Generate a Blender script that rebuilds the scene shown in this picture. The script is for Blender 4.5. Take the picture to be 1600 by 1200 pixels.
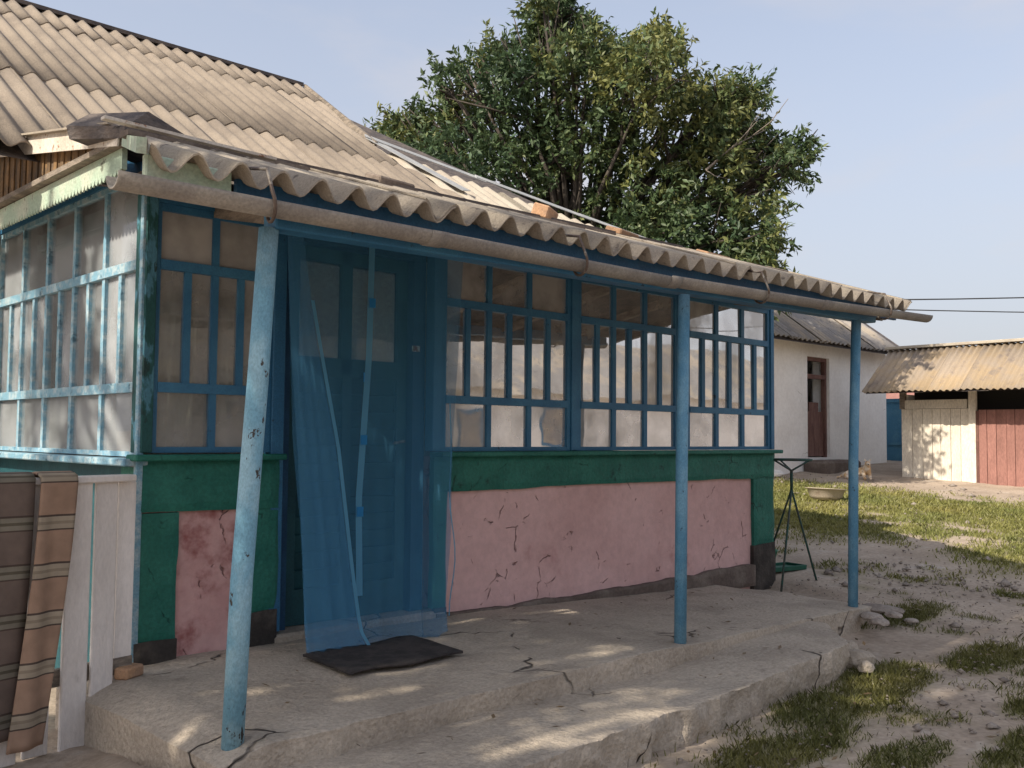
import bpy, bmesh, math, random
import numpy as np
from mathutils import Vector, Matrix, Euler
for o in list(bpy.data.objects): bpy.data.objects.remove(o)
R = math.radians
sc = bpy.context.scene
COL = sc.collection

# ------------------------------------------------------------------ camera, sky, sun, exposure
CAM_YAW, CAM_PITCH, CAM_ROLL, CAM_Z, CAM_F = 46.1, 3.05, 0.5, 1.316, 1530.0
cd = bpy.data.cameras.new('camera'); cam = bpy.data.objects.new('camera', cd); COL.objects.link(cam)
cd.sensor_width = 36.0; cd.lens = 36.0 * CAM_F / 1600.0; cd.clip_start = 0.05; cd.clip_end = 2000
_a, _p, _r = R(CAM_YAW), R(CAM_PITCH), R(CAM_ROLL)
_F = Vector((math.cos(_a)*math.cos(_p), math.sin(_a)*math.cos(_p), math.sin(_p)))
_R0 = Vector((math.sin(_a), -math.cos(_a), 0)); _U0 = _R0.cross(_F)
_R = _R0*math.cos(_r) + _U0*math.sin(_r); _U = _U0*math.cos(_r) - _R0*math.sin(_r)
cam.matrix_world = Matrix(((_R.x, _U.x, -_F.x, 0), (_R.y, _U.y, -_F.y, 0), (_R.z, _U.z, -_F.z, CAM_Z), (0, 0, 0, 1)))
sc.camera = cam
SUN_EL, SUN_AZ = 38.0, 5.0            # azimuth measured from -X towards +Y
sdir = Vector((-math.cos(R(SUN_EL))*math.cos(R(SUN_AZ)), math.cos(R(SUN_EL))*math.sin(R(SUN_AZ)), math.sin(R(SUN_EL))))
w = bpy.data.worlds.new('World'); sc.world = w; w.use_nodes = True
nt = w.node_tree; bg = nt.nodes['Background']
sky = nt.nodes.new('ShaderNodeTexSky'); sky.sky_type = 'NISHITA'; sky.sun_disc = False
sky.sun_elevation = R(SUN_EL); sky.sun_rotation = math.atan2(sdir.x, sdir.y)
sky.air_density = 1.0; sky.dust_density = 2.5; sky.ozone_density = 1.2; sky.altitude = 100
# thin summer haze towards the horizon and faint high cloud, the same all round
_tc = nt.nodes.new('ShaderNodeTexCoord'); _sx = nt.nodes.new('ShaderNodeSeparateXYZ'); nt.links.new(_tc.outputs['Generated'], _sx.inputs[0])
_hz = nt.nodes.new('ShaderNodeMapRange'); _hz.interpolation_type = 'SMOOTHSTEP'
for _i, _v in ((1, -.05), (2, .55), (3, .88), (4, .36)): _hz.inputs[_i].default_value = _v
nt.links.new(_sx.outputs[2], _hz.inputs[0])
_mp = nt.nodes.new('ShaderNodeMapping'); _mp.inputs['Scale'].default_value = (1.1, 1.1, 4.0); _mp.inputs['Rotation'].default_value = (.25, .1, .4); nt.links.new(_tc.outputs['Generated'], _mp.inputs[0])
_cn = nt.nodes.new('ShaderNodeTexNoise'); _cn.inputs['Scale'].default_value = 1.6; _cn.inputs['Detail'].default_value = 7; _cn.inputs['Roughness'].default_value = .55; _cn.inputs['Distortion'].default_value = .4
nt.links.new(_mp.outputs[0], _cn.inputs['Vector'])
_cr = nt.nodes.new('ShaderNodeMapRange'); _cr.interpolation_type = 'SMOOTHSTEP'
for _i, _v in ((1, .40), (2, .70), (3, 0), (4, .75)): _cr.inputs[_i].default_value = _v
nt.links.new(_cn.outputs[0], _cr.inputs[0])
_mx = nt.nodes.new('ShaderNodeMix'); _mx.data_type = 'RGBA'; _mx.inputs[7].default_value = (1.70, 1.70, 1.86, 1)
_hs = nt.nodes.new('ShaderNodeHueSaturation'); _hs.inputs['Saturation'].default_value = .80; _hs.inputs['Value'].default_value = .78; nt.links.new(sky.outputs[0], _hs.inputs['Color'])
nt.links.new(_hz.outputs[0], _mx.inputs[0]); nt.links.new(_hs.outputs[0], _mx.inputs[6])
_mc = nt.nodes.new('ShaderNodeMix'); _mc.data_type = 'RGBA'; _mc.inputs[7].default_value = (2.30, 2.16, 2.16, 1); nt.links.new(_cr.outputs[0], _mc.inputs[0]); nt.links.new(_mx.outputs[2], _mc.inputs[6]); nt.links.new(_mc.outputs[2], bg.inputs[0])
bg.inputs[1].default_value = 0.13
sl = bpy.data.lights.new('sun', 'SUN'); sl.energy = 2.45; sl.angle = R(0.53); sl.color = (1.0, 0.90, 0.75)
so = bpy.data.objects.new('sun', sl); COL.objects.link(so); so.rotation_euler = (-sdir).to_track_quat('-Z', 'Y').to_euler()
so.location = (-6, 2, 12)
sc.view_settings.view_transform = 'Standard'; sc.view_settings.look = 'None'
sc.view_settings.gamma = 1.0; sc.view_settings.exposure = 1.33

# ------------------------------------------------------------------ helpers
rnd = random.Random(7)
WORLD = {}
def tag(o, label=None, cat=None, group=None, kind=None):
    if label: o['label'] = label
    if cat: o['category'] = cat
    if group: o['group'] = group
    if kind: o['kind'] = kind
    return o
def worg(o): return WORLD[o.name] if o else Vector((0, 0, 0))
def link(name, data, parent=None, loc=(0, 0, 0)):
    o = bpy.data.objects.new(name, data); COL.objects.link(o)
    L = Vector(loc); WORLD[o.name] = L
    if parent: o.parent = parent
    o.location = L - worg(parent)
    return o
def empty(name, loc, label=None, cat=None, group=None):
    o = link(name, None, None, loc); o.empty_display_size = .2
    return tag(o, label, cat, group)

class MB:
    def __init__(s): s.v = []; s.f = []
    def add(s, vs, fs):
        k = len(s.v); s.v += [tuple(v) for v in vs]; s.f += [tuple(i+k for i in f) for f in fs]; return s
    def box(s, c, d, rot=None):
        hx, hy, hz = d[0]/2, d[1]/2, d[2]/2
        vs = [Vector((x, y, z)) for z in (-hz, hz) for y in (-hy, hy) for x in (-hx, hx)]
        if rot is not None:
            M = rot if isinstance(rot, Matrix) else Euler(rot).to_matrix()
            vs = [M @ v for v in vs]
        c = Vector(c)
        return s.add([v+c for v in vs], [(0, 2, 3, 1), (4, 5, 7, 6), (0, 1, 5, 4), (2, 6, 7, 3), (0, 4, 6, 2), (1, 3, 7, 5)])
    def b(s, x0, x1, y0, y1, z0, z1):
        return s.box(((x0+x1)/2, (y0+y1)/2, (z0+z1)/2), (x1-x0, y1-y0, z1-z0))
    def beam(s, p0, p1, wd, ht, up=(0, 0, 1)):
        p0, p1 = Vector(p0), Vector(p1); d = p1-p0; L = d.length; x = d.normalized()
        y = Vector(up).cross(x).normalized(); z = x.cross(y)
        M = Matrix((x, y, z)).transposed()
        return s.box((p0+p1)/2, (L, wd, ht), M)
    def tube(s, pts, rad, n=8, cap=True):
        pts = [Vector(p) for p in pts]; m = len(pts)
        rs = rad if isinstance(rad, (list, tuple)) else [rad]*m
        rings = []; ref = None
        for i, p in enumerate(pts):
            t = (pts[min(i+1, m-1)] - pts[max(i-1, 0)]).normalized()
            if ref is None: ref = Vector((0, 0, 1)) if abs(t.z) < .9 else Vector((1, 0, 0))
            u = (ref - t*ref.dot(t)).normalized(); ref = u; v = t.cross(u)
            rings.append([p + (u*math.cos(2*math.pi*k/n) + v*math.sin(2*math.pi*k/n))*rs[i] for k in range(n)])
        vs = [q for r in rings for q in r]; fs = []
        for i in range(m-1):
            for k in range(n):
                a, b_ = i*n+k, i*n+(k+1) % n
                fs.append((a, b_, b_+n, a+n))
        if cap: fs += [tuple(range(n-1, -1, -1)), tuple(range((m-1)*n, m*n))]
        return s.add(vs, fs)
    def lathe(s, c, prof, n=24):
        c = Vector(c); vs = []; fs = []
        for r_, z in prof:
            for k in range(n):
                a = 2*math.pi*k/n; vs.append(c + Vector((r_*math.cos(a), r_*math.sin(a), z)))
        for i in range(len(prof)-1):
            for k in range(n):
                a, b_ = i*n+k, i*n+(k+1) % n; fs.append((a, b_, b_+n, a+n))
        return s.add(vs, fs)
    def build(s, name, m, parent=None, smooth=False, bev=0.0, org=None, jit=0.0):
        P = np.array(s.v, float)
        if org is None: org = Vector(((P[:, 0].min()+P[:, 0].max())/2, (P[:, 1].min()+P[:, 1].max())/2, P[:, 2].min()))
        else: org = Vector(org)
        if jit: P = P + np.random.RandomState(len(P)+int(abs(P[0, 0])*100)).uniform(-jit, jit, P.shape)
        me = bpy.data.meshes.new(name); me.from_pydata((P-np.array(org)).tolist(), [], s.f)
        if bev:
            bm = bmesh.new(); bm.from_mesh(me)
            bmesh.ops.bevel(bm, geom=bm.edges[:], offset=bev, segments=1, affect='EDGES', profile=.5)
            bm.to_mesh(me); bm.free()
        me.update()
        if smooth: me.polygons.foreach_set('use_smooth', [True]*len(me.polygons))
        me.materials.append(m)
        return link(name, me, parent, org)

# value noise in numpy
def _h(ix, iy, s):
    n = (ix*374761393 + iy*668265263 + s*974711) & 0x7fffffff
    n = (n ^ (n >> 13))*1274126177 & 0x7fffffff
    return ((n ^ (n >> 16)) & 0xffff)/65535.0
def vnoise(x, y, s=0):
    x = np.asarray(x, float); y = np.asarray(y, float)
    ix = np.floor(x).astype(np.int64); iy = np.floor(y).astype(np.int64); fx = x-ix; fy = y-iy
    fx = fx*fx*(3-2*fx); fy = fy*fy*(3-2*fy)
    return (_h(ix, iy, s)*(1-fx)+_h(ix+1, iy, s)*fx)*(1-fy) + (_h(ix, iy+1, s)*(1-fx)+_h(ix+1, iy+1, s)*fx)*fy
def fbm(x, y, s=0, o=4):
    t = 0; a = .5
    for i in range(o): t = t + a*vnoise(np.asarray(x)*2**i, np.asarray(y)*2**i, s+i*17); a *= .5
    return t/(1-.5**o)

# ------------------------------------------------------------------ materials
def mat(name, base, second=None, scale=4.0, lo=.4, hi=.65, rough=.8, bump=.15, bscale=30, third=None, tscale=18, tlo=.62, thi=.7,
        stretch=(1, 1, 1), vary=0.0, grain=.16, cracks=None, spec=.3, metal=0.0, detail=6, tbump=0.0):
    m = bpy.data.materials.new(name); m.use_nodes = True; t = m.node_tree; N = t.nodes; L = t.links
    b = N['Principled BSDF']; b.inputs['Roughness'].default_value = rough; b.inputs['Metallic'].default_value = metal
    b.inputs['Specular IOR Level'].default_value = spec
    geo = N.new('ShaderNodeNewGeometry'); mp = N.new('ShaderNodeMapping'); mp.inputs['Scale'].default_value = stretch
    L.new(geo.outputs['Position'], mp.inputs[0]); oi = N.new('ShaderNodeObjectInfo')
    # shift every object's texture so that alike pieces differ
    add = N.new('ShaderNodeVectorMath'); add.operation = 'ADD'; cmb = N.new('ShaderNodeCombineXYZ')
    mul = N.new('ShaderNodeMath'); mul.operation = 'MULTIPLY'; mul.inputs[1].default_value = 37.0 if vary else 0.0
    L.new(oi.outputs['Random'], mul.inputs[0]); L.new(mul.outputs[0], cmb.inputs[0]); L.new(mp.outputs[0], add.inputs[0]); L.new(cmb.outputs[0], add.inputs[1])
    P = add.outputs[0]
    def noise(s, d=detail, rg=.6):
        n = N.new('ShaderNodeTexNoise'); n.inputs['Scale'].default_value = s; n.inputs['Detail'].default_value = d; n.inputs['Roughness'].default_value = rg
        L.new(P, n.inputs['Vector']); return n.outputs[0]
    def ramp(src, a, c):
        r = N.new('ShaderNodeMapRange'); r.interpolation_type = 'SMOOTHSTEP'; r.inputs[1].default_value = a; r.inputs[2].default_value = c; L.new(src, r.inputs[0]); return r.outputs[0]
    def mix(f, a, c, bt='MIX'):
        x = N.new('ShaderNodeMix'); x.data_type = 'RGBA'; x.blend_type = bt
        if hasattr(f, 'links'): L.new(f, x.inputs[0])
        else: x.inputs[0].default_value = f
        for k, v in ((6, a), (7, c)):
            if hasattr(v, 'links'): L.new(v, x.inputs[k])
            else: x.inputs[k].default_value = (*v, 1)
        return x.outputs[2]
    col = N.new('ShaderNodeRGB'); col.outputs[0].default_value = (*base, 1); c = col.outputs[0]
    hsrc = None
    if second: c = mix(ramp(noise(scale), lo, hi), c, second)
    if third:
        tm = ramp(noise(tscale, 5, .65), tlo, thi); c = mix(tm, c, third); hsrc = tm
    # fine value grain
    g = ramp(noise(bscale*2.3, 3), .25, .75); gm = N.new('ShaderNodeMapRange'); gm.inputs[3].default_value = 1-grain; gm.inputs[4].default_value = 1+grain; L.new(g, gm.inputs[0])
    vv = N.new('ShaderNodeVectorMath'); vv.operation = 'SCALE'; L.new(c, vv.inputs[0]); L.new(gm.outputs[0], vv.inputs['Scale']); c = vv.outputs[0]
    if vary:
        vm = N.new('ShaderNodeMapRange'); vm.inputs[3].default_value = 1-vary; vm.inputs[4].default_value = 1+vary; L.new(oi.outputs['Random'], vm.inputs[0])
        v2 = N.new('ShaderNodeVectorMath'); v2.operation = 'SCALE'; L.new(c, v2.inputs[0]); L.new(vm.outputs[0], v2.inputs['Scale']); c = v2.outputs[0]
    hgt = noise(bscale, 5)
    if tbump and hsrc is not None:
        hm = N.new('ShaderNodeMath'); hm.operation = 'MULTIPLY_ADD'; hm.inputs[1].default_value = -tbump; L.new(hsrc, hm.inputs[0]); L.new(hgt, hm.inputs[2]); hgt = hm.outputs[0]
    if cracks:                       # (scale, width, colour, amount)
        cs, cw, cc, am = cracks
        nz = N.new('ShaderNodeTexNoise'); nz.inputs['Scale'].default_value = cs*1.7; nz.inputs['Detail'].default_value = 4; L.new(P, nz.inputs['Vector'])
        va = N.new('ShaderNodeVectorMath'); va.operation = 'MULTIPLY_ADD'; L.new(nz.outputs['Color'], va.inputs[0]); va.inputs[1].default_value = (.55/cs,)*3; L.new(P, va.inputs[2])
        vo = N.new('ShaderNodeTexVoronoi'); vo.feature = 'DISTANCE_TO_EDGE'; vo.inputs['Scale'].default_value = cs; L.new(va.outputs[0], vo.inputs['Vector'])
        e = N.new('ShaderNodeMapRange'); e.inputs[1].default_value = 0; e.inputs[2].default_value = cw; e.inputs[3].default_value = 1; e.inputs[4].default_value = 0; L.new(vo.outputs[0], e.inputs[0])
        msk = ramp(noise(cs*.9, 3), am, am+.06)
        pm = N.new('ShaderNodeMath'); pm.operation = 'MULTIPLY'; L.new(e.outputs[0], pm.inputs[0]); L.new(msk, pm.inputs[1])
        c = mix(pm.outputs[0], c, cc)
        hm = N.new('ShaderNodeMath'); hm.operation = 'MULTIPLY_ADD'; hm.inputs[1].default_value = -1.2; L.new(pm.outputs[0], hm.inputs[0]); L.new(hgt, hm.inputs[2]); hgt = hm.outputs[0]
    L.new(c, b.inputs['Base Color'])
    bp = N.new('ShaderNodeBump'); bp.inputs['Strength'].default_value = bump; bp.inputs['Distance'].default_value = .02
    L.new(hgt, bp.inputs['Height']); L.new(bp.outputs[0], b.inputs['Normal'])
    return m

M = {}
M['slate'] = mat('slate', (.285, .238, .19), (.20, .167, .136), 2.2, .4, .7, .92, .25, 60, (.17, .145, .125), 9, .6, .75, vary=.09)
M['slate_edge'] = mat('slate_edge', (.30, .26, .215), (.38, .33, .26), 3, .4, .65, .92, .3, 55, (.13, .11, .095), 11, .58, .7, vary=.12)
M['slate_pale'] = mat('slate_pale', (.43, .385, .315), (.35, .305, .25), 3, .4, .7, .9, .2, 60, vary=.06)
M['slate_grey'] = mat('slate_grey', (.25, .235, .225), (.36, .31, .25), 1.2, .45, .6, .92, .2, 50, (.14, .135, .13), 6, .55, .7, vary=.15)
M['slate_rust'] = mat('slate_rust', (.36, .275, .18), (.33, .27, .21), 1.8, .40, .6, .92, .2, 50, (.25, .205, .17), 4, .52, .68, vary=.14)
M['blue'] = mat('blue_paint', (.028, .135, .26), (.045, .18, .31), 5, .4, .7, .55, .15, 60, (.012, .035, .06), 14, .66, .72, spec=.4)
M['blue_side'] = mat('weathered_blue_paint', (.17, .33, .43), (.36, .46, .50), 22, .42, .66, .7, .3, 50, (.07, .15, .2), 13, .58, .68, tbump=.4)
M['corner'] = mat('peeling_corner_paint', (.02, .085, .085), (.07, .2, .27), 12, .52, .6, .7, .4, 40, (.02, .05, .05), 20, .58, .64, stretch=(1, 1, .45), tbump=.5)
M['post'] = mat('post_paint', (.17, .36, .48), (.28, .47, .57), 8, .42, .62, .6, .35, 70, (.055, .05, .045), 10, .615, .635, stretch=(1, 1, .6), tbump=.6)
M['post_b'] = mat('post_paint_plain', (.10, .26, .40), (.16, .33, .46), 8, .42, .62, .6, .25, 70, (.045, .08, .11), 26, .64, .68, stretch=(1, 1, .7), tbump=.4)
M['green'] = mat('green_paint', (.014, .125, .095), (.026, .165, .125), 4, .4, .65, .6, .45, 26, (.006, .05, .04), 9, .6, .72, cracks=(5, .02, (.004, .03, .025), .56))
M['door_green'] = mat('door_paint', (.018, .085, .10), (.012, .06, .075), 4, .4, .65, .6, .2, 40)
M['door_blue'] = mat('door_frame_paint', (.012, .06, .13), (.018, .08, .16), 4, .4, .65, .55, .2, 40)
M['pink'] = mat('pink_plaster', (.70, .46, .44), (.60, .375, .355), 1.6, .36, .68, .92, .8, 8, (.34, .13, .12), 1.5, .60, .82, cracks=(5.5, .024, (.33, .19, .18), .565), tbump=.1, grain=.06)
M['pink_stained'] = mat('stained_pink_plaster', (.62, .385, .365), (.52, .29, .275), 2.2, .36, .66, .92, .8, 8, (.27, .085, .08), 3.1, .46, .66, cracks=(6.5, .024, (.3, .16, .15), .54), grain=.06)
M['plinth'] = mat('plinth_tar', (.038, .033, .03), (.085, .072, .062), 6, .4, .7, .8, .4, 25)
M['mortar'] = mat('wall_foot_mortar', (.13, .10, .085), (.2, .165, .14), 5, .4, .7, .9, .5, 18)
M['concrete'] = mat('concrete', (.48, .412, .335), (.37, .315, .255), 2.2, .38, .66, .95, 1.0, 26, (.14, .115, .095), 3.3, .62, .76, cracks=(1.15, .010, (.05, .042, .036), .50))
M['stone'] = mat('stone', (.36, .31, .27), (.25, .21, .18), 7, .4, .65, .9, .5, 25, vary=.2)
M['gutter'] = mat('gutter_cement', (.225, .205, .185), (.30, .275, .24), 5, .4, .65, .85, .25, 40, (.13, .11, .095), 8, .63, .74)
M['wire'] = mat('hook_wire', (.12, .09, .075), (.3, .27, .23), 20, .5, .6, .6, .1, 60, metal=.3)
M['cable'] = mat('cable', (.05, .05, .052), rough=.6, bump=0)
M['old_wood'] = mat('weathered_wood', (.17, .145, .12), (.28, .235, .19), 8, .4, .6, .9, .5, 30, stretch=(1, 1, 4), vary=.12)
M['dark_wood'] = mat('dark_weathered_board', (.085, .075, .075), (.15, .125, .11), 7, .4, .62, .9, .6, 22, (.035, .03, .03), 12, .6, .7, stretch=(1, 1, 3))
M['lath'] = mat('lath_strip', (.15, .12, .10), (.27, .22, .18), 6, .4, .65, .9, .3, 30)
M['brown_boards'] = mat('brown_boards', (.20, .12, .055), (.10, .07, .045), 9, .4, .62, .85, .3, 30, vary=.35)
M['verge'] = mat('rusty_white_metal', (.62, .57, .50), (.5, .44, .37), 5, .4, .65, .7, .2, 40, (.25, .11, .05), 13, .58, .66)
M['fascia'] = mat('pale_green_fascia', (.36, .46, .36), (.46, .5, .40), 6, .4, .66, .8, .3, 40, (.15, .17, .13), 12, .6, .68)
M['white_paint'] = mat('white_painted_wood', (.76, .71, .67), (.66, .61, .57), 5, .4, .66, .75, .35, 40, (.34, .29, .25), 6, .64, .76, grain=.06, stretch=(1, 1, .35), vary=.06)
M['flash'] = mat('zinc_flashing', (.33, .34, .345), (.42, .42, .41), 6, .4, .66, .6, .1, 30)
M['whitewash'] = mat('whitewash', (.86, .84, .80), (.78, .75, .705), 1.3, .4, .68, .93, .25, 7, (.42, .36, .31), 2.2, .68, .74, grain=.05, cracks=(1.6, .012, (.3, .26, .22), .6))
M['inner_wall'] = mat('inner_wall', (.50, .47, .43), (.42, .40, .37), 2, .4, .66, .9, .2, 12)
M['shed_white'] = mat('shed_white_boards', (.72, .66, .56), (.63, .57, .48), 3, .4, .65, .85, .3, 20, (.44, .38, .31), 7, .66, .74, stretch=(1, 1, .4), vary=.05)
M['red_boards'] = mat('red_brown_boards', (.30, .15, .125), (.24, .12, .10), 4, .4, .65, .8, .3, 25, (.38, .2, .16), 9, .66, .75, stretch=(1, 1, .35), vary=.1)
M['dark_door'] = mat('dark_brown_door', (.12, .06, .05), (.18, .10, .08), 5, .4, .65, .8, .3, 25, stretch=(1, 1, .35), vary=.15)
M['dark_room'] = mat('dark_room', (.03, .028, .028), rough=.95, bump=0)  # near-black: painted shade of room interiors, also the dog's eyes and nose
M['gate'] = mat('gate_paint', (.045, .16, .27), (.07, .2, .3), 4, .4, .65, .6, .1, 30)
M['brick'] = mat('brick', (.40, .24, .14), (.30, .19, .125), 9, .4, .65, .9, .4, 40, (.2, .14, .1), 14, .6, .7, vary=.22)
M['mat_rag'] = mat('door_mat', (.035, .032, .032), (.06, .052, .05), 12, .4, .6, .95, .6, 60)
M['stand'] = mat('stand_paint', (.025, .075, .06), (.05, .06, .05), 14, .45, .6, .6, .2, 40)
M['bucket'] = mat('bucket_green', (.02, .22, .13), rough=.45, bump=.03)
M['tray'] = mat('tray_green', (.015, .09, .06), rough=.5, bump=.05)
M['enamel'] = mat('enamel', (.50, .43, .35), (.38, .30, .24), 8, .5, .7, .4, .05, 30, (.24, .15, .1), 14, .66, .72)
M['bark'] = mat('bark', (.09, .075, .062), (.055, .046, .04), 8, .4, .6, .95, .8, 20, stretch=(1, 1, .3))
M['dead_twig'] = mat('dead_twig', (.26, .22, .19), rough=.9, bump=.1)
M['curtain_white'] = None

def simple(name, build):
    m = bpy.data.materials.new(name); m.use_nodes = True; t = m.node_tree
    for n in list(t.nodes): t.nodes.remove(n)
    out = t.nodes.new('ShaderNodeOutputMaterial'); s = build(t); t.links.new(s, out.inputs[0]); return m
def _noise(t, s, d=4):
    g = t.nodes.new('ShaderNodeNewGeometry'); n = t.nodes.new('ShaderNodeTexNoise'); n.inputs['Scale'].default_value = s; n.inputs['Detail'].default_value = d
    t.links.new(g.outputs['Position'], n.inputs['Vector']); return n.outputs[0]
def _range(t, src, a, b, c, d):
    r = t.nodes.new('ShaderNodeMapRange'); r.inputs[1].default_value = a; r.inputs[2].default_value = b; r.inputs[3].default_value = c; r.inputs[4].default_value = d
    t.links.new(src, r.inputs[0]); return r.outputs[0]
def _mix(t, f, a, b):
    m = t.nodes.new('ShaderNodeMixShader')
    if hasattr(f, 'links'): t.links.new(f, m.inputs[0])
    else: m.inputs[0].default_value = f
    t.links.new(a, m.inputs[1]); t.links.new(b, m.inputs[2]); return m.outputs[0]
def _sh(t, kind, col, rough=None):
    n = t.nodes.new(kind); n.inputs['Color'].default_value = (*col, 1)
    if rough is not None: n.inputs['Roughness'].default_value = rough
    return n
def glass_mat(name, dust, tint=(.9, .93, .92), dcol=(.42, .39, .36)):
    def bld(t):
        tr = _sh(t, 'ShaderNodeBsdfTransparent', tint).outputs[0]
        gl = _sh(t, 'ShaderNodeBsdfGlossy', (.95, .95, .95), .02)
        # old drawn glass is slightly wavy
        bp = t.nodes.new('ShaderNodeBump'); bp.inputs['Strength'].default_value = .06; bp.inputs['Distance'].default_value = .01
        t.links.new(_noise(t, 5, 1), bp.inputs['Height']); t.links.new(bp.outputs[0], gl.inputs['Normal'])
        fr = t.nodes.new('ShaderNodeFresnel'); fr.inputs[0].default_value = 1.52
        a = _mix(t, fr.outputs[0], tr, gl.outputs[0])
        df = _sh(t, 'ShaderNodeBsdfDiffuse', dcol).outputs[0]
        oi = t.nodes.new('ShaderNodeObjectInfo'); mu = t.nodes.new('ShaderNodeMath'); mu.operation = 'MULTIPLY'; t.links.new(_range(t, _noise(t, 3.2, 6), .36, .66, dust*.45, dust*1.55), mu.inputs[0]); t.links.new(_range(t, oi.outputs['Random'], 0, 1, .55, 1.4), mu.inputs[1])
        return _mix(t, mu.outputs[0], a, df)
    return simple(name, bld)
M['glass'] = glass_mat('dusty_glass', .46, dcol=(.46, .44, .415))
M['glass_side'] = glass_mat('dirty_side_glass', .24, dcol=(.50, .52, .55))
M['glass_clear'] = glass_mat('door_glass', .06)
def cloth_mat(name, col, transp, weave=0):
    def bld(t):
        d = _sh(t, 'ShaderNodeBsdfDiffuse', col).outputs[0]; tl = _sh(t, 'ShaderNodeBsdfTranslucent', col).outputs[0]
        a = _mix(t, .4, d, tl); tr = _sh(t, 'ShaderNodeBsdfTransparent', (1, 1, 1)).outputs[0]
        f = transp
        return _mix(t, f, a, tr)
    return simple(name, bld)
M['tulle'] = cloth_mat('blue_tulle', (.10, .31, .52), .50)
M['tulle_dense'] = cloth_mat('blue_tulle_gathered', (.12, .35, .58), .56)
M['ribbon'] = cloth_mat('pale_blue_ribbon', (.16, .42, .62), .25)
M['patch'] = cloth_mat('blue_patch', (.05, .28, .58), 0)
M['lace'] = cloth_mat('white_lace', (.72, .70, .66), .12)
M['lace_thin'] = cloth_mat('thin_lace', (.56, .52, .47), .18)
M['paper'] = mat('pale_cloth', (.80, .76, .68), (.72, .68, .60), 3, .4, .7, .9, .1, 20)
def rug_mat(name, a, b, c):
    m = bpy.data.materials.new(name); m.use_nodes = True; t = m.node_tree; N = t.nodes; L = t.links; bs = N['Principled BSDF']; bs.inputs['Roughness'].default_value = .95
    at = N.new('ShaderNodeAttribute'); at.attribute_name = 'along'
    mu = N.new('ShaderNodeMath'); mu.operation = 'MULTIPLY'; mu.inputs[1].default_value = 5.2; L.new(at.outputs['Fac'], mu.inputs[0])
    fr = N.new('ShaderNodeMath'); fr.operation = 'FRACT'; L.new(mu.outputs[0], fr.inputs[0])
    r = N.new('ShaderNodeValToRGB'); r.color_ramp.interpolation = 'CONSTANT'; e = r.color_ramp.elements
    e[0].position = 0; e[0].color = (*a, 1); e[1].position = .5; e[1].color = (.075, .052, .042, 1)
    for p, cc in ((.54, b), (.64, c), (.70, b), (.80, (.075, .052, .042)), (.83, a)): x = e.new(p); x.color = (*cc, 1)
    L.new(fr.outputs[0], r.inputs[0])
    g = N.new('ShaderNodeNewGeometry'); n = N.new('ShaderNodeTexNoise'); n.inputs['Scale'].default_value = 14; n.inputs['Detail'].default_value = 6; L.new(g.outputs['Position'], n.inputs['Vector'])
    mr = N.new('ShaderNodeMapRange'); mr.inputs[3].default_value = .6; mr.inputs[4].default_value = 1.35; L.new(n.outputs[0], mr.inputs[0])
    v = N.new('ShaderNodeVectorMath'); v.operation = 'SCALE'; L.new(r.outputs[0], v.inputs[0]); L.new(mr.outputs[0], v.inputs['Scale']); L.new(v.outputs[0], bs.inputs['Base Color'])
    bp = N.new('ShaderNodeBump'); bp.inputs['Strength'].default_value = .3; n2 = N.new('ShaderNodeTexNoise'); n2.inputs['Scale'].default_value = 160; L.new(g.outputs['Position'], n2.inputs['Vector']); L.new(n2.outputs[0], bp.inputs['Height']); L.new(bp.outputs[0], bs.inputs['Normal'])
    return m
M['rug'] = rug_mat('striped_rug', (.33, .215, .15), (.33, .275, .205), (.25, .20, .145))
M['rug_dark'] = rug_mat('striped_rug_dark', (.155, .115, .095), (.2, .18, .14), (.10, .085, .06))
def leaf_mat(name, trans=.25):
    m = bpy.data.materials.new(name); m.use_nodes = True; t = m.node_tree; N = t.nodes; L = t.links; b = N['Principled BSDF']
    at = N.new('ShaderNodeAttribute'); at.attribute_name = 'tint'; L.new(at.outputs['Color'], b.inputs['Base Color'])
    b.inputs['Roughness'].default_value = .5; b.inputs['Specular IOR Level'].default_value = .35
    tl = N.new('ShaderNodeBsdfTranslucent'); L.new(at.outputs['Color'], tl.inputs[0]); mx = N.new('ShaderNodeMixShader'); mx.inputs[0].default_value = trans
    L.new(b.outputs[0], mx.inputs[1]); L.new(tl.outputs[0], mx.inputs[2]); L.new(mx.outputs[0], N['Material Output'].inputs[0]); return m
M['leaf'] = leaf_mat('leaves'); M['grass'] = leaf_mat('grass_blades', .2)

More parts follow.
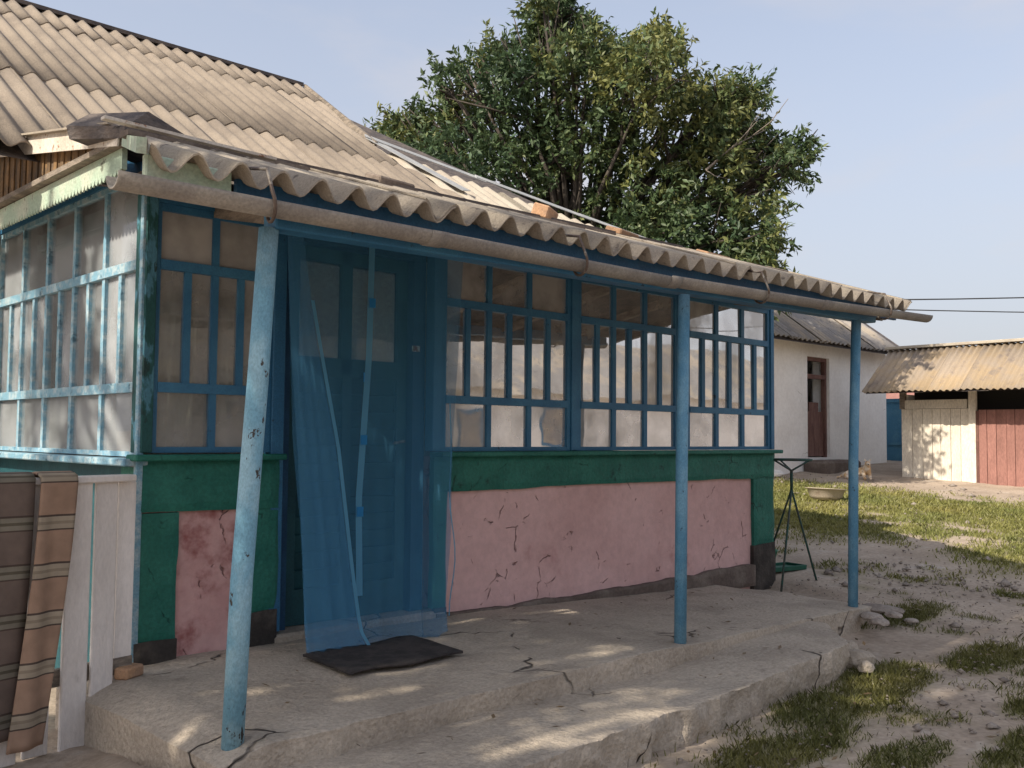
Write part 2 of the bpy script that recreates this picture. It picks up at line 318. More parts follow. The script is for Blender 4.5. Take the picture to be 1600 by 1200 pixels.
# ------------------------------------------------------------------ ground
def terr(x, y):
    d = x*.693 + y*.72; k = d-6.7
    z = .033*(k+np.sqrt(k*k+1.0))
    return -np.log(np.exp(-z*6)+np.exp(-1.15*6))/6      # levels off at 1.15 m
def smooth(e0, e1, v):
    t = np.clip((v-e0)/(e1-e0), 0, 1); return t*t*(3-2*t)
NEAR = [(4.6, 2.42, .62, .20), (3.75, 2.22, .55, .17), (5.2, 2.5, .5, .22), (4.05, 1.86, .35, .12), (3.0, 2.2, .5, .12), (7.1, 3.17, .42, .16), (6.2, 2.3, .45, .2), (5.3, 1.75, .3, .12), (4.6, 1.55, .4, .1)]
def grassy(x, y):
    g = np.zeros_like(x)
    for cx, cy, rx, ry in NEAR:
        q = ((x-cx)/rx)**2 + ((y-cy)/ry)**2
        g = np.maximum(g, smooth(1.6, .25, q + 1.5*(fbm(x*3, y*3, 5)-.5)))
    n = fbm(x*.9, y*.9, 11); n2 = fbm(x*3.1, y*3.1, 23)
    lawn = smooth(9.0, 10.6, x + 1.5*(n-.5)) * smooth(15.2, 13.8, x+.9*(n-.5)) * smooth(9.6, 8.2, y)
    lawn = lawn*smooth(.30, .50, n*.55+n2*.5)
    back = smooth(8.2, 9.2, x)*smooth(14.4, 13, x)*smooth(5.6, 6.3, y+.8*(n-.5))*.8*smooth(.35, .55, n2)
    edge = .55*smooth(.50, .70, n2)*smooth(2.6, 5, x)*smooth(9.5, 8.5, x)
    return np.clip(np.maximum(np.maximum(g, lawn), np.maximum(back, edge)), 0, 1)
def axis(a, b, st, ext):
    c = list(np.arange(a, b+1e-6, st)); s = st
    while c[-1] < ext: s *= 1.35; c.append(c[-1]+s)
    s = st; lo = []
    x = a
    while x > -ext: s *= 1.35; x -= s; lo.append(x)
    return np.array(lo[::-1]+c)
gx, gy = axis(1.0, 17.0, .07, 600), axis(.6, 11.0, .07, 600)
GX, GY = np.meshgrid(gx, gy)
GZ = terr(GX, GY) + .030*(fbm(GX*2.2, GY*2.2, 3)-.5) + .022*(fbm(GX*8, GY*8, 9)-.5) - .012
GZ = GZ + .115*np.exp(-((GX-1.60)/.17)**2-((GY-3.4)/.6)**2)*(.6+.8*fbm(GX*6, GY*6, 77))
near_house = (GX > 1.6) & (GX < 7.4) & (GY > 3.3) & (GY < 12)
GZ = np.where(near_house, np.minimum(GZ, .05), GZ)
def grid_mesh(name, X, Y, Z):
    ny, nx = X.shape; V = np.stack([X, Y, Z], -1).reshape(-1, 3)
    idx = np.arange(ny*nx).reshape(ny, nx)
    Fq = np.stack([idx[:-1, :-1], idx[:-1, 1:], idx[1:, 1:], idx[1:, :-1]], -1).reshape(-1, 4)
    return np_mesh(name, V, Fq)
def np_mesh(name, V, Fc):
    me = bpy.data.meshes.new(name); n = len(V); k = Fc.shape[1]
    me.vertices.add(n); me.vertices.foreach_set('co', V.astype(np.float32).ravel())
    me.loops.add(Fc.size); me.loops.foreach_set('vertex_index', Fc.astype(np.int32).ravel())
    me.polygons.add(len(Fc)); me.polygons.foreach_set('loop_start', np.arange(0, Fc.size, k, dtype=np.int32))
    me.update(calc_edges=True); return me
gme = grid_mesh('ground', GX, GY, GZ); gme.polygons.foreach_set('use_smooth', [True]*len(gme.polygons))
ga = gme.attributes.new('grassy', 'FLOAT', 'POINT'); ga.data.foreach_set('value', grassy(GX, GY).astype(np.float32).ravel())
gm = mat('yard_soil', (.43, .352, .28), (.32, .257, .20), 1.4, .38, .66, .95, .55, 14, (.45, .39, .335), 2.6, .56, .72, cracks=None)
t = gm.node_tree; b = t.nodes['Principled BSDF']; src = b.inputs['Base Color'].links[0].from_socket
at = t.nodes.new('ShaderNodeAttribute'); at.attribute_name = 'grassy'
mx = t.nodes.new('ShaderNodeMix'); mx.data_type = 'RGBA'; mx.inputs[7].default_value = (.185, .175, .072, 1)
mm = t.nodes.new('ShaderNodeMath'); mm.operation = 'MULTIPLY'; mm.inputs[1].default_value = .82; t.links.new(at.outputs['Fac'], mm.inputs[0])
t.links.new(mm.outputs[0], mx.inputs[0]); t.links.new(src, mx.inputs[6]); t.links.new(mx.outputs[2], b.inputs['Base Color'])
gme.materials.append(gm); ground = link('ground', gme); tag(ground, kind='structure')

# grass blades (nobody could count them)
rs = np.random.RandomState(4)
def blades(n, x0, x1, y0, y1, hmin, hmax, wd):
    x = rs.uniform(x0, x1, n); y = rs.uniform(y0, y1, n); keep = rs.uniform(0, 1, n) < grassy(x, y)**1.3
    x, y = x[keep], y[keep]; n = len(x); z = terr(x, y)+.030*(fbm(x*2.2, y*2.2, 3)-.5)+.022*(fbm(x*8, y*8, 9)-.5)-.02
    h = rs.uniform(hmin, hmax, n)*(.55+.9*fbm(x*4, y*4, 31)); a = rs.uniform(0, 6.283, n); ln = rs.uniform(.2, 1.0, n)*h; la = rs.uniform(0, 6.283, n)
    p = np.stack([x, y, z], -1); s = np.stack([np.cos(a), np.sin(a), 0*a], -1)*wd*.5
    mid = p+np.stack([np.cos(la)*ln*.35, np.sin(la)*ln*.35, h*.6], -1); tip = p+np.stack([np.cos(la)*ln, np.sin(la)*ln, h], -1)
    V = np.stack([p-s, p+s, mid+s*.7, tip, mid-s*.7], 1).reshape(-1, 3); Fc = np.arange(n*5).reshape(n, 5)
    hue = fbm(x*1.7, y*1.7, 41)[:, None]; rr = rs.uniform(.75, 1.3, (n, 1))
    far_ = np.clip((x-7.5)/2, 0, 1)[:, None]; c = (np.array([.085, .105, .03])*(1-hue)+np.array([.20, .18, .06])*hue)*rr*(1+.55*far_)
    return V, Fc, np.repeat(c, 5, 0)
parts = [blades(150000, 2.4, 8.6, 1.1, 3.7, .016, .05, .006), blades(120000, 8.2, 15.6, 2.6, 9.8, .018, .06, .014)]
off = 0; Vs = []; Fs = []; Cs = []
for V, Fc, c in parts: Vs.append(V); Fs.append(Fc+off); Cs.append(c); off += len(V)
V = np.concatenate(Vs); Fc = np.concatenate(Fs); c = np.concatenate(Cs)
gr = np_mesh('grass', V, Fc); ca = gr.color_attributes.new('tint', 'FLOAT_COLOR', 'POINT'); ca.data.foreach_set('color', np.concatenate([c, np.ones((len(c), 1))], 1).astype(np.float32).ravel())
gr.materials.append(M['grass']); tag(link('grass', gr), 'short patchy grass growing on the bare yard soil', 'grass', kind='stuff')
# crumbs and pebbles
n = 2600; x = np.concatenate([rs.uniform(3, 9, n), rs.uniform(8, 16, 900)]); y = np.concatenate([rs.uniform(.9, 4.4, n), rs.uniform(2.5, 9, 900)])
k = ~((x < 6.6) & (y > 2.5)); x, y = x[k], y[k]; n = len(x); z = terr(x, y); s = rs.uniform(.003, .012, n)**1.0*(1+2.2*(rs.uniform(0, 1, n) > .96))*np.where(x > 8, 1.8, 1)
octv = np.array([[1, 0, 0], [-1, 0, 0], [0, 1, 0], [0, -1, 0], [0, 0, .6], [0, 0, -.6]]); of = np.array([[0, 2, 4], [2, 1, 4], [1, 3, 4], [3, 0, 4], [2, 0, 5], [1, 2, 5], [3, 1, 5], [0, 3, 5]])
V = (octv[None]*rs.uniform(.6, 1.4, (n, 6, 3))*s[:, None, None]+np.stack([x, y, z], -1)[:, None]).reshape(-1, 3); Fc = (of[None]+np.arange(n)[:, None, None]*6).reshape(-1, 3)
pm = np_mesh('pebbles', V, Fc); pm.materials.append(M['stone']); tag(link('pebbles', pm), 'scattered pebbles and crumbs lying on the yard soil', 'pebbles', kind='stuff')

n = 900; x = rs.uniform(2.0, 9, n); y = rs.uniform(1.0, 4.4, n); onslab = (x < 6.5) & (y > 3.08); onstep = (x < 5.5) & (y > 2.56) & ~onslab
z = np.where(onslab, np.where(x < 4, .262, .262-.085*np.clip((x-4)/2.4, 0, 1)), np.where(onstep, .165+.03*np.clip((x-4)/1.6, 0, 1), terr(x, y)+.012)); k = rs.uniform(0, 1, n) < np.where(onslab | onstep, .35, 1.0); x, y, z = x[k], y[k], z[k]; n = len(x)
a = rs.uniform(0, 6.28, n); l = rs.uniform(.010, .028, n); u = np.stack([np.cos(a), np.sin(a), rs.uniform(-.3, .3, n)], -1)*l[:, None]; v = np.stack([-np.sin(a), np.cos(a), rs.uniform(-.3, .5, n)], -1)*(l*.35)[:, None]; p = np.stack([x, y, z+.006], -1)
V = np.stack([p-u, p+v, p+u, p-v], 1).reshape(-1, 3); lm = np_mesh('leaf_litter', V, np.arange(n*4).reshape(n, 4)); lc = np.repeat(np.array([.16, .11, .06])*rs.uniform(.4, 1.6, (n, 1)), 4, 0)
ca = lm.color_attributes.new('tint', 'FLOAT_COLOR', 'POINT'); ca.data.foreach_set('color', np.concatenate([lc, np.ones((len(lc), 1))], 1).astype(np.float32).ravel()); lm.materials.append(M['grass']); tag(link('leaf_litter', lm), 'dry fallen leaves strewn over porch and yard', 'leaves', kind='stuff')

# ------------------------------------------------------------------ concrete slabs of the porch
def slab(name, x0, x1, yf, yb, zt, zb, seed, nx=220, nyt=26, nsk=9, rough=.018, xend=None):
    xs = np.linspace(x0, x1, nx); rows = []
    ef = np.array([yf(q) for q in xs]) + rough*2.2*(fbm(xs*2.5, xs*0+seed, seed)-.5) + rough*1.6*(fbm(xs*14, xs*0+seed, seed+3)-.5)
    eb = np.array([yb(q) for q in xs])
    top = lambda X, Y: np.array([zt(a) for a in X]) + .030*(fbm(X*1.3, Y*1.3, seed+5)-.5) + .012*(fbm(X*7, Y*7, seed+7)-.5)
    for i in range(nsk):                                         # front face, bottom to top
        f = i/(nsk-1); z = zb(xs) if callable(zb) else np.full(nx, zb)
        ztop = top(xs, ef); zz = z+(ztop-.003-z)*f
        bul = rough*2.4*(fbm(xs*6, zz*9+seed, seed+9)-.5) + rough*1.2*(fbm(xs*22, zz*25+seed, seed+11)-.5)
        under = .035*(1-f)**2*smooth(.35, .7, fbm(xs*2.1, xs*0+3, seed+13))
        rows.append(np.stack([xs, ef+(bul+under)*(1-f**6), zz], -1))
    for j in range(nyt):
        f = (j/(nyt-1))**1.3; Y = ef+.006+(eb-ef-.006)*f; rows.append(np.stack([xs, Y, top(xs, Y)], -1))
    A = np.stack(rows, 0)
    # close the ends
    me = grid_mesh(name, A[..., 0], A[..., 1], A[..., 2]); bm = bmesh.new(); bm.from_mesh(me)
    for e in (0, nx-1):
        col = [r*nx+e for r in range(A.shape[0])]
        bot = bm.verts.new((A[-1, e, 0], A[-1, e, 1], A[0, e, 2])); bm.verts.ensure_lookup_table()
        vs = [bm.verts[c_] for c_ in col]+[bot]
        try: bm.faces.new(vs if e else vs[::-1])
        except ValueError: pass
    bm.to_mesh(me); bm.free(); me.polygons.foreach_set('use_smooth', [True]*len(me.polygons)); me.set_sharp_from_angle(angle=R(38)); me.materials.append(M['concrete'])
    return tag(link(name, me), kind='structure')
lerp = lambda a, b_, f: a+(b_-a)*min(1, max(0, f))
slab('porch_slab', 1.62, 6.55, lambda x: 3.06 if x < 4.3 else lerp(3.06, 3.20, (x-4.3)/2.2), lambda x: 4.6, lambda x: .25-.06*(max(0, 1.80-x)/.18)**1.5 if x < 4.0 else lerp(.25, .165, (x-4.0)/2.4), -.05, 2)
slab('step_slab', .9, 5.62, lambda x: 2.50+.055*max(0, x-2.2) if x < 5.2 else 2.665+.9*(x-5.2), lambda x: 3.16, lambda x: .15 if x < 4.0 else lerp(.15, .19, (x-4.0)/1.6), -.06, 14, rough=.028)

# ------------------------------------------------------------------ corrugated sheets
def sheet_mesh(name, nw, pitch, length, amp, m, seg=7, th=.007, rows=2, clip=None, frac=0.0):
    nx = nw*seg+1; bm = bmesh.new(); W = nw*pitch; g = {}
    for s_ in (0, 1):
        for j in range(rows+1):
            for i in range(nx):
                x = i/seg*pitch; g[s_, j, i] = bm.verts.new((x, j/rows*length, amp*math.cos(2*math.pi*(i/seg+frac)) - s_*th))
    for j in range(rows):
        for i in range(nx-1):
            bm.faces.new((g[0, j, i], g[0, j, i+1], g[0, j+1, i+1], g[0, j+1, i])).smooth = True
            bm.faces.new((g[1, j, i], g[1, j+1, i], g[1, j+1, i+1], g[1, j, i+1])).smooth = True
    for i in range(nx-1):
        bm.faces.new((g[0, 0, i], g[1, 0, i], g[1, 0, i+1], g[0, 0, i+1])); bm.faces.new((g[0, rows, i], g[0, rows, i+1], g[1, rows, i+1], g[1, rows, i]))
    for j in range(rows):
        bm.faces.new((g[0, j, 0], g[0, j+1, 0], g[1, j+1, 0], g[1, j, 0])); bm.faces.new((g[0, j, nx-1], g[1, j, nx-1], g[1, j+1, nx-1], g[0, j+1, nx-1]))
    if clip:
        for co, no in clip: bmesh.ops.bisect_plane(bm, geom=bm.verts[:]+bm.edges[:]+bm.faces[:], plane_co=co, plane_no=no, clear_outer=True)
    me = bpy.data.meshes.new(name); bm.to_mesh(me); n_ = len(bm.faces); bm.free(); me.materials.append(m)
    return me if n_ else None
def place_sheet(name, me, parent, org, ax, up):
    """ax: direction across the waves, up: direction up the slope"""
    ax = Vector(ax).normalized(); up = Vector(up).normalized(); n_ = ax.cross(up)
    o = link(name, me, parent, org); o.rotation_euler = Matrix((ax, up, n_)).transposed().to_euler(); return o

# ------------------------------------------------------------------ the house with its glazed veranda
house = empty('house', (4.6, 4.5, .2), 'long house with slate roof, blue glazed veranda and pink and green plaster walls', 'house')
YF = 4.51; XL = 1.93; XR = 7.46; YB = 6.75
# main roof: front slope from the ridge (y 8.6, z 4.82) down to y 5.3
SL = .638; cs_, sn_ = 1/math.sqrt(1+SL*SL), SL/math.sqrt(1+SL*SL)
zr = lambda y: 4.82-(8.6-y)*SL
core = MB()
core.add([(.9, 5.44, zr(5.44)-.06), (8.0, 5.44, zr(5.44)-.06), (8.0, 5.9, zr(5.9)-.06), (5.06, 7.12, zr(7.12)-.06), (5.2, 8.58, zr(8.58)-.06), (.9, 8.58, zr(8.58)-.06)], [(0, 1, 2, 3, 4, 5)])
core.add([(.9, 8.58, 4.75), (5.2, 8.58, 4.75), (8.2, 11.6, 2.9), (.9, 11.6, 2.9)], [(0, 1, 2, 3)])
core.add([(5.2, 8.58, 4.75), (5.06, 7.12, zr(7.12)-.07), (8.0, 5.9, zr(5.9)-.07), (8.2, 11.6, 2.9)], [(0, 1, 2, 3)])
roof = core.build('main_roof', M['dark_wood'], house)
p1 = .141; up = (0, cs_, sn_)
for ci, (yb, yt) in enumerate(((5.40, 6.80), (6.66, 8.26), (8.14, 8.62))):
    Ls = (yt-yb)/cs_
    base = None
    for k in range(11):
        x0 = -3.0 + k*7*p1*1.0 + (0 if ci != 1 else -3*p1)
        if x0 < .6: continue
        lift = .035+.004*((k % 2))+.009*ci; o3 = Vector((x0, yb, zr(yb)+lift))
        clip = []
        if x0+8*p1 > 5.0:
            co = (5.06-x0, 0, 0)
            # verge line leans out a little towards the ridge and the eave
            xa, ya, xb, yb2 = ((5.06, 7.0, 5.25, 8.6) if ci else (5.05, 6.9, 5.55, 5.7))
            if ci == 1 and False: pass
            A = Vector((xa-x0, (ya-yb)/cs_, 0)); B = Vector((xb-x0, (yb2-yb)/cs_, 0)); d = (B-A); no = Vector((d.y, -d.x, 0))
            if no.x < 0: no = -no
            clip = [(A, no)]
        me = None
        if not clip:
            if base is None: base = sheet_mesh('roof_sheet', 8, p1, Ls, .020, M['slate'])
            me = base
        else: me = sheet_mesh('roof_sheet', 8, p1, Ls, .020, M['slate'], clip=clip)
        if me:
            q = place_sheet('roof_sheet', me, roof, o3 + Vector((rnd.uniform(-.004, .004), 0, 0)), (1, 0, 0), up)
for k in range(4):                                             # newer, paler sheets below the second verge
    x0 = 5.08 + k*7*p1; yb = 5.42
    A = Vector((5.06-x0, (7.06-yb)/cs_, 0)); B = Vector((8.0-x0, (5.9-yb)/cs_, 0)); d = B-A
    L0 = Vector((5.05-x0, (6.9-yb)/cs_, 0)); L1 = Vector((5.55-x0, (5.7-yb)/cs_, 0)); d2 = L1-L0
    cl = [(A, Vector((-d.y, d.x, 0)))]
    if k == 0: cl.append((L0, Vector((d2.y, -d2.x, 0)) if d2.y*1 < 0 else Vector((-d2.y, d2.x, 0))))
    cl.append((Vector((8.0-x0, 0, 0)), Vector((1, 0, 0))))
    me = sheet_mesh('roof_sheet', 8, p1, (7.0-yb)/cs_, .020, M['slate_pale'], clip=cl)
    if me: place_sheet('roof_sheet', me, roof, (x0, yb, zr(yb)+.03), (1, 0, 0), up)
def rp(x, y, h=.07): return (x, y, zr(y)+h)
m = MB(); m.beam((.85, 8.62, 4.885), (5.26, 8.62, 4.885), .10, .035); m.beam((.85, 8.66, 4.86), (5.26, 8.66, 4.86), .03, .09)
m.build('ridge_cap', M['dark_wood'], roof)
MB().beam(rp(5.10, 7.18, .075), rp(5.50, 6.30, .075), .13, .006, (0, -sn_, cs_)).build('flashing', M['flash'], roof)
MB().beam(rp(5.06, 7.20, .085), rp(6.1, 6.72, .085), .11, .006, (0, -sn_, cs_)).build('flashing', M['flash'], roof)
MB().beam(rp(6.02, 6.77, .092), rp(7.1, 6.31, .088), .11, .006, (0, -sn_, cs_)).build('flashing', M['flash'], roof)
MB().beam(rp(7.02, 6.35, .09), rp(8.05, 5.93, .09), .11, .006, (0, -sn_, cs_)).build('flashing', M['flash'], roof)
MB().beam(rp(5.28, 8.60, .03), rp(5.10, 7.10, .03), .025, .10, (0, -sn_, cs_)).build('verge_board', M['old_wood'], roof)
# main walls (mostly hidden)
m = MB(); m.b(1.2, 7.9, YB, 11.3, -.1, 2.85); m.build('main_wall', M['inner_wall'], house)

# veranda walls: plaster core, then proud green trim
m = MB(); m.b(XL+.01, 2.655, YF+.02, YF+.2, -.1, 1.19); m.build('pink_wall', M['pink_stained'], house)['label'] = 'narrow pink plaster panel with dark red smears'
m = MB(); m.b(3.77, XR-.01, YF+.02, YF+.2, -.1, 1.19); m.build('pink_wall', M['pink'], house)
m = MB(); m.b(XL+.012, XL+.2, YF+.201, YB-.002, -.1, 1.155); m.build('end_wall', M['door_green'], house); m = MB(); m.b(XR-.2, XR-.012, YF+.201, YB-.002, -.1, 1.185); m.build('end_wall', M['green'], house)
m = MB(); m.b(XL-.004, XL+.009, YF-.01, YF+.2, -.1, 1.155); m.build('corner_pier', M['green'], house)
def wavyplate(name, x0, x1, z0, z1, m_, yf, d=.05, par=house, top_wave=0, bot_wave=0, sd=1):
    """upright plaster plate with uneven hand-trowelled edges"""
    n_ = max(8, int((x1-x0)/.05)); k = max(6, int((z1-z0)/.05)); mb = MB(); vs = []; fs = []
    for j in range(k+1):
        for i in range(n_+1):
            x = x0+(x1-x0)*i/n_; z = z0+(z1-z0)*j/k
            if j == 0: z += bot_wave*(float(fbm(x*3, sd*1.7, sd))-.5)*2
            if j == k: z += top_wave*(float(fbm(x*3, sd*2.9, sd))-.5)*2
            e = 0 if 0 < i < n_ and 0 < j < k else .008
            if i in (0, n_): x += .012*(float(fbm(z*5, sd*3.3, sd+i))-.5)*2
            vs.append((x, yf+e+.008*(float(fbm(x*5, z*5, sd+2))-.5)*2, z))
    for j in range(k):
        for i in range(n_):
            a = j*(n_+1)+i; fs.append((a, a+1, a+n_+2, a+n_+1))
    ring = [i for i in range(n_+1)]+[(j+1)*(n_+1)-1 for j in range(1, k+1)]+[k*(n_+1)+i for i in range(n_-1, -1, -1)]+[j*(n_+1) for j in range(k-1, 0, -1)]
    b0 = len(vs)
    for r_ in ring: v = vs[r_]; vs.append((v[0], yf+d, v[2]))
    for q in range(len(ring)):
        q2 = (q+1) % len(ring); fs.append((ring[q2], ring[q], b0+q, b0+q2))
    mb.add(vs, fs); return mb.build(name, m_, par, smooth=False)
wavyplate('wall_band', 3.70, XR-.005, .985, 1.19, M['green'], YF-.018, bot_wave=.012, sd=3)
wavyplate('wall_pier', 7.14, XR-.007, .42, .983, M['green'], YF-.014, sd=5)
wavyplate('wall_pier', 3.70, 3.80, .30, .983, M['green'], YF-.014, sd=7)
wavyplate('wall_band', XL-.005, 2.66, .94, 1.185, M['green'], YF-.018, bot_wave=.012, sd=9)
wavyplate('wall_pier', XL-.003, 2.125, .33, .938, M['green'], YF-.014, sd=11)
wavyplate('wall_pier', 2.505, 2.67, .40, .938, M['green'], YF-.014, sd=13)
wavyplate('plinth', XL-.008, 2.13, -.05, .345, M['plinth'], YF-.022, sd=15, top_wave=.02)
wavyplate('plinth', 2.49, 2.665, .12, .415, M['plinth'], YF-.022, sd=17, top_wave=.02)
wavyplate('plinth', 7.12, XR+.003, 0.0, .43, M['plinth'], YF-.022, sd=19, top_wave=.015)
wavyplate('wall_foot', 3.72, 7.13, .1, .265, M['mortar'], YF-.035, sd=21, top_wave=.035)
m = MB(); m.b(3.71, 3.80, YF-.016, YF+.01, .1, .30); m.build('plinth', M['plinth'], house)
m = MB(); m.b(2.6, 3.8, YF-.02, YF+.32, .1, .285); m.build('threshold', M['concrete'], house, bev=.015)
# sills
m = MB(); m.box(((3.70+XR+.03)/2, YF-.02, 1.205), (XR+.03-3.70, .12, .03)); m.build('window_sill', M['green'], house, bev=.006)
m = MB(); m.box(((XL-.05+2.67)/2, YF-.02, 1.2), (2.67-XL+.05, .12, .03)); m.build('window_sill', M['green'], house, bev=.006)
m = MB(); m.box((XL-.02, (4.5+YB)/2, 1.178), (.12, YB-4.5, .035)); m.build('window_sill', M['blue_side'], house, bev=.006)

# glazing
def window(O, u, n_, width, z0, z1, rails, rows, fw, bar, mf, mg, depth=.045, name='window_frame'):
    """O start point, u direction along the wall, n_ outward normal; rails: heights of the two cross rails; rows: panes per row (bottom, middle, top)"""
    O, u, n_ = Vector(O), Vector(u), Vector(n_); up_ = Vector((0, 0, 1))
    def bx(mb, a0, a1, za, zb, d0, d1):
        c = O+u*((a0+a1)/2)+up_*((za+zb)/2-O.z)+n_*((d0+d1)/2); mb.box(c, (a1-a0, d1-d0, zb-za), Matrix((u, n_, up_)).transposed())
    fr = MB(); bx(fr, 0, fw, z0, z1, -depth/2, depth/2); bx(fr, width-fw, width, z0, z1, -depth/2, depth/2)
    bx(fr, fw, width-fw, z0, z0+fw*.8, -depth/2, depth/2-.002); bx(fr, fw, width-fw, z1-fw, z1, -depth/2, depth/2-.002)
    frame = fr.build(name, mf, house, org=O)
    hs = [z0+fw*.8, rails[0], rails[1], z1-fw]; rw = .024
    for r_ in rails:
        q = MB(); bx(q, fw-.002, width-fw+.002, r_-rw, r_+rw, -depth/2+.004, depth/2+.006); q.build('rail', mf, frame)
    for j, nc in enumerate(rows):
        za = hs[j]+(rw if j else 0); zb = hs[j+1]-(rw if j < 2 else 0); step = (width-2*fw)/nc
        for i in range(1, nc):
            q = MB(); x = fw+step*i; bx(q, x-bar/2, x+bar/2, za-.001, zb+.001, -depth/2+.006, depth/2-.004); q.build('glazing_bar', mf, frame)
        for i in range(nc):
            a0 = fw+step*i+(bar/2 if i else 0); a1 = fw+step*(i+1)-(bar/2 if i < nc-1 else 0); q = MB()
            # each old pane sits at a slightly different angle
            c = O+u*((a0+a1)/2)+up_*((za+zb)/2-O.z); Mx = Matrix((u, n_, up_)).transposed() @ Euler((rnd.uniform(-.006, .006), 0, rnd.uniform(-.010, .010))).to_matrix()
            q.box(c, (a1-a0+.006, .004, zb-za+.006), Mx); q.build('pane', mg, frame)
    return frame
Z0, Z1 = 1.222, 2.42; RL = (1.535, 2.125)
window((1.975, YF+.03, Z0), (1, 0, 0), (0, -1, 0), .64, Z0, Z1, RL, (2, 4, 2), .035, .035, M['blue'], M['glass'])
window((3.765, YF+.03, Z0), (1, 0, 0), (0, -1, 0), 1.135, Z0, Z1, RL, (3, 6, 3), .032, .038, M['blue'], M['glass'])
window((4.975, YF+.03, Z0), (1, 0, 0), (0, -1, 0), 1.135, Z0, Z1, RL, (3, 6, 3), .032, .042, M['blue'], M['glass'])
window((6.235, YF+.03, Z0), (1, 0, 0), (0, -1, 0), 1.185, Z0, Z1, RL, (3, 6, 3), .032, .044, M['blue'], M['glass'])
window((XL+.03, 4.59, Z0), (0, 1, 0), (-1, 0, 0), 2.15, Z0-.02, 2.57, RL, (5, 10, 5), .03, .036, M['blue_side'], M['glass_side'])
window((XR-.03, 4.59, Z0), (0, 1, 0), (1, 0, 0), 1.08, Z0, Z1, RL, (3, 6, 3), .03, .04, M['blue'], M['glass'])
window((XR-.03, 5.68, Z0), (0, 1, 0), (1, 0, 0), 1.06, Z0, Z1, RL, (3, 6, 3), .03, .04, M['blue'], M['glass'])
for x0, x1, mm_ in ((1.915, 1.973, 'corner'), (2.617, 2.69, 'blue'), (3.69, 3.763, 'blue'), (4.902, 4.973, 'blue'), (6.112, 6.233, 'blue'), (7.422, 7.475, 'blue')):
    m = MB(); m.b(x0, x1, YF-.005, YF+.075, 1.223 if 2.7 < x0 or x0 < 2 else .3, 2.46); m.build('wall_post', M[mm_], house, bev=.004)
m = MB(); m.b(XL-.006, XL+.05, 4.5-.012, 4.588, 1.224, 2.455); m.build('wall_post', M['corner'], house, bev=.004)
m = MB(); m.b(XL-.02, XL+.012, 4.497, 4.53, .2, 2.44); m.build('corner_strip', M['blue_side'], house, bev=.003)
m = MB(); m.b(XL, XR, YF+.0, YF+.09, 2.421, 2.56); m.build('wall_plate', M['blue'], house)
m = MB(); m.b(XL+.002, XL+.09, YF+.09, YB, 2.572, 2.66); m.build('wall_plate', M['blue'], house); m = MB(); m.b(XR-.09, XR-.002, YF+.09, YB, 2.421, 2.62); m.build('wall_plate', M['blue'], house)
m = MB(); m.b(XL+.1, XR-.1, YF+.2, YB, .2, .27); m.build('veranda_floor', M['old_wood'], house)

# door with two upper panes behind cloth
DY = YF+.13
m = MB(); m.b(2.69, 2.77, DY-.05, DY+.06, .28, 2.42); m.b(3.60, 3.69, DY-.05, DY+.06, .28, 2.42); m.b(2.77, 3.60, DY-.05, DY+.06, 2.36, 2.42)
m.build('door_frame', M['door_blue'], house)
m = MB(); m.b(2.78, 2.85, DY, DY+.045, .29, 2.355); m.b(3.52, 3.59, DY, DY+.045, .29, 2.355); m.b(3.125, 3.195, DY, DY+.045, 1.66, 2.355)
m.b(2.85, 3.52, DY, DY+.045, 2.28, 2.355); m.b(2.85, 3.52, DY, DY+.045, 1.64, 1.745); m.b(2.85, 3.52, DY, DY+.045, .29, .48); m.b(3.14, 3.20, DY, DY+.045, .48, 1.64)
door = m.build('door', M['door_green'], house)
for a0, a1 in ((2.848, 3.128), (3.192, 3.522)):
    m = MB(); m.b(a0, a1, DY+.018, DY+.022, 1.744, 2.282); m.build('pane', M['glass_clear'], door)
    m = MB(); m.b(a0+.005, a1-.005, DY+.030, DY+.036, 1.746, 2.27); m.build('cloth', M['paper'], door)
for a0, a1 in ((2.85, 3.14), (3.20, 3.52)):
    for k in range(12):
        z = .48+k*(1.16/12); m = MB(); m.box(((a0+a1)/2, DY+.028, z+.048), (a1-a0, .012, .102), (R(14), 0, 0)); m.build('slat', M['door_green'], door)
m = MB(); m.tube([(3.55, DY-.002, 1.28), (3.55, DY-.04, 1.28), (3.47, DY-.045, 1.27)], .008); m.build('handle', M['wire'], door)
m = MB(); m.box((3.61, DY-.062, 1.83), (.05, .02, .035)); m.build('door_bell', M['verge'], house, bev=.004)
# porch: posts, beam, eave sheets, gutter
EA, EB = Vector((1.25, 2.92, 2.125)), Vector((6.95, 3.05, 2.225)); ed = (EB-EA).normalized()
def epos(x): return EA+(EB-EA)*((x-EA.x)/(EB.x-EA.x))
m = MB(); m.tube([(1.72, 3.18, .22), (1.735, 3.17, .8), (1.775, 3.16, 1.5), (1.80, 3.15, 2.06)], [.039, .039, .038, .036], 16); m.build('porch_post', M['post'], house, smooth=True)['label'] = 'pale blue post with chipped paint, leaning'
m = MB(); m.tube([(4.24, 3.12, .2), (4.255, 3.12, 1.2), (4.275, 3.12, 2.08)], .032, 14); m.build('porch_post', M['post_b'], house, smooth=True)
m = MB(); m.tube([(6.40, 3.26, .08), (6.43, 3.26, 1.2), (6.47, 3.25, 2.15)], .034, 14); m.build('porch_post', M['post_b'], house, smooth=True)
m = MB(); m.beam((1.80, 3.145, 2.09), (6.72, 3.27, 2.185), .09, .07); m.build('porch_beam', M['blue'], house, bev=.006)
m = MB(); m.beam((1.27, 3.0, 2.15), (1.57, 3.01, 2.15), .03, .09); m.build('porch_beam', M['fascia'], house, bev=.005)['label'] = 'pale green end of the porch beam'
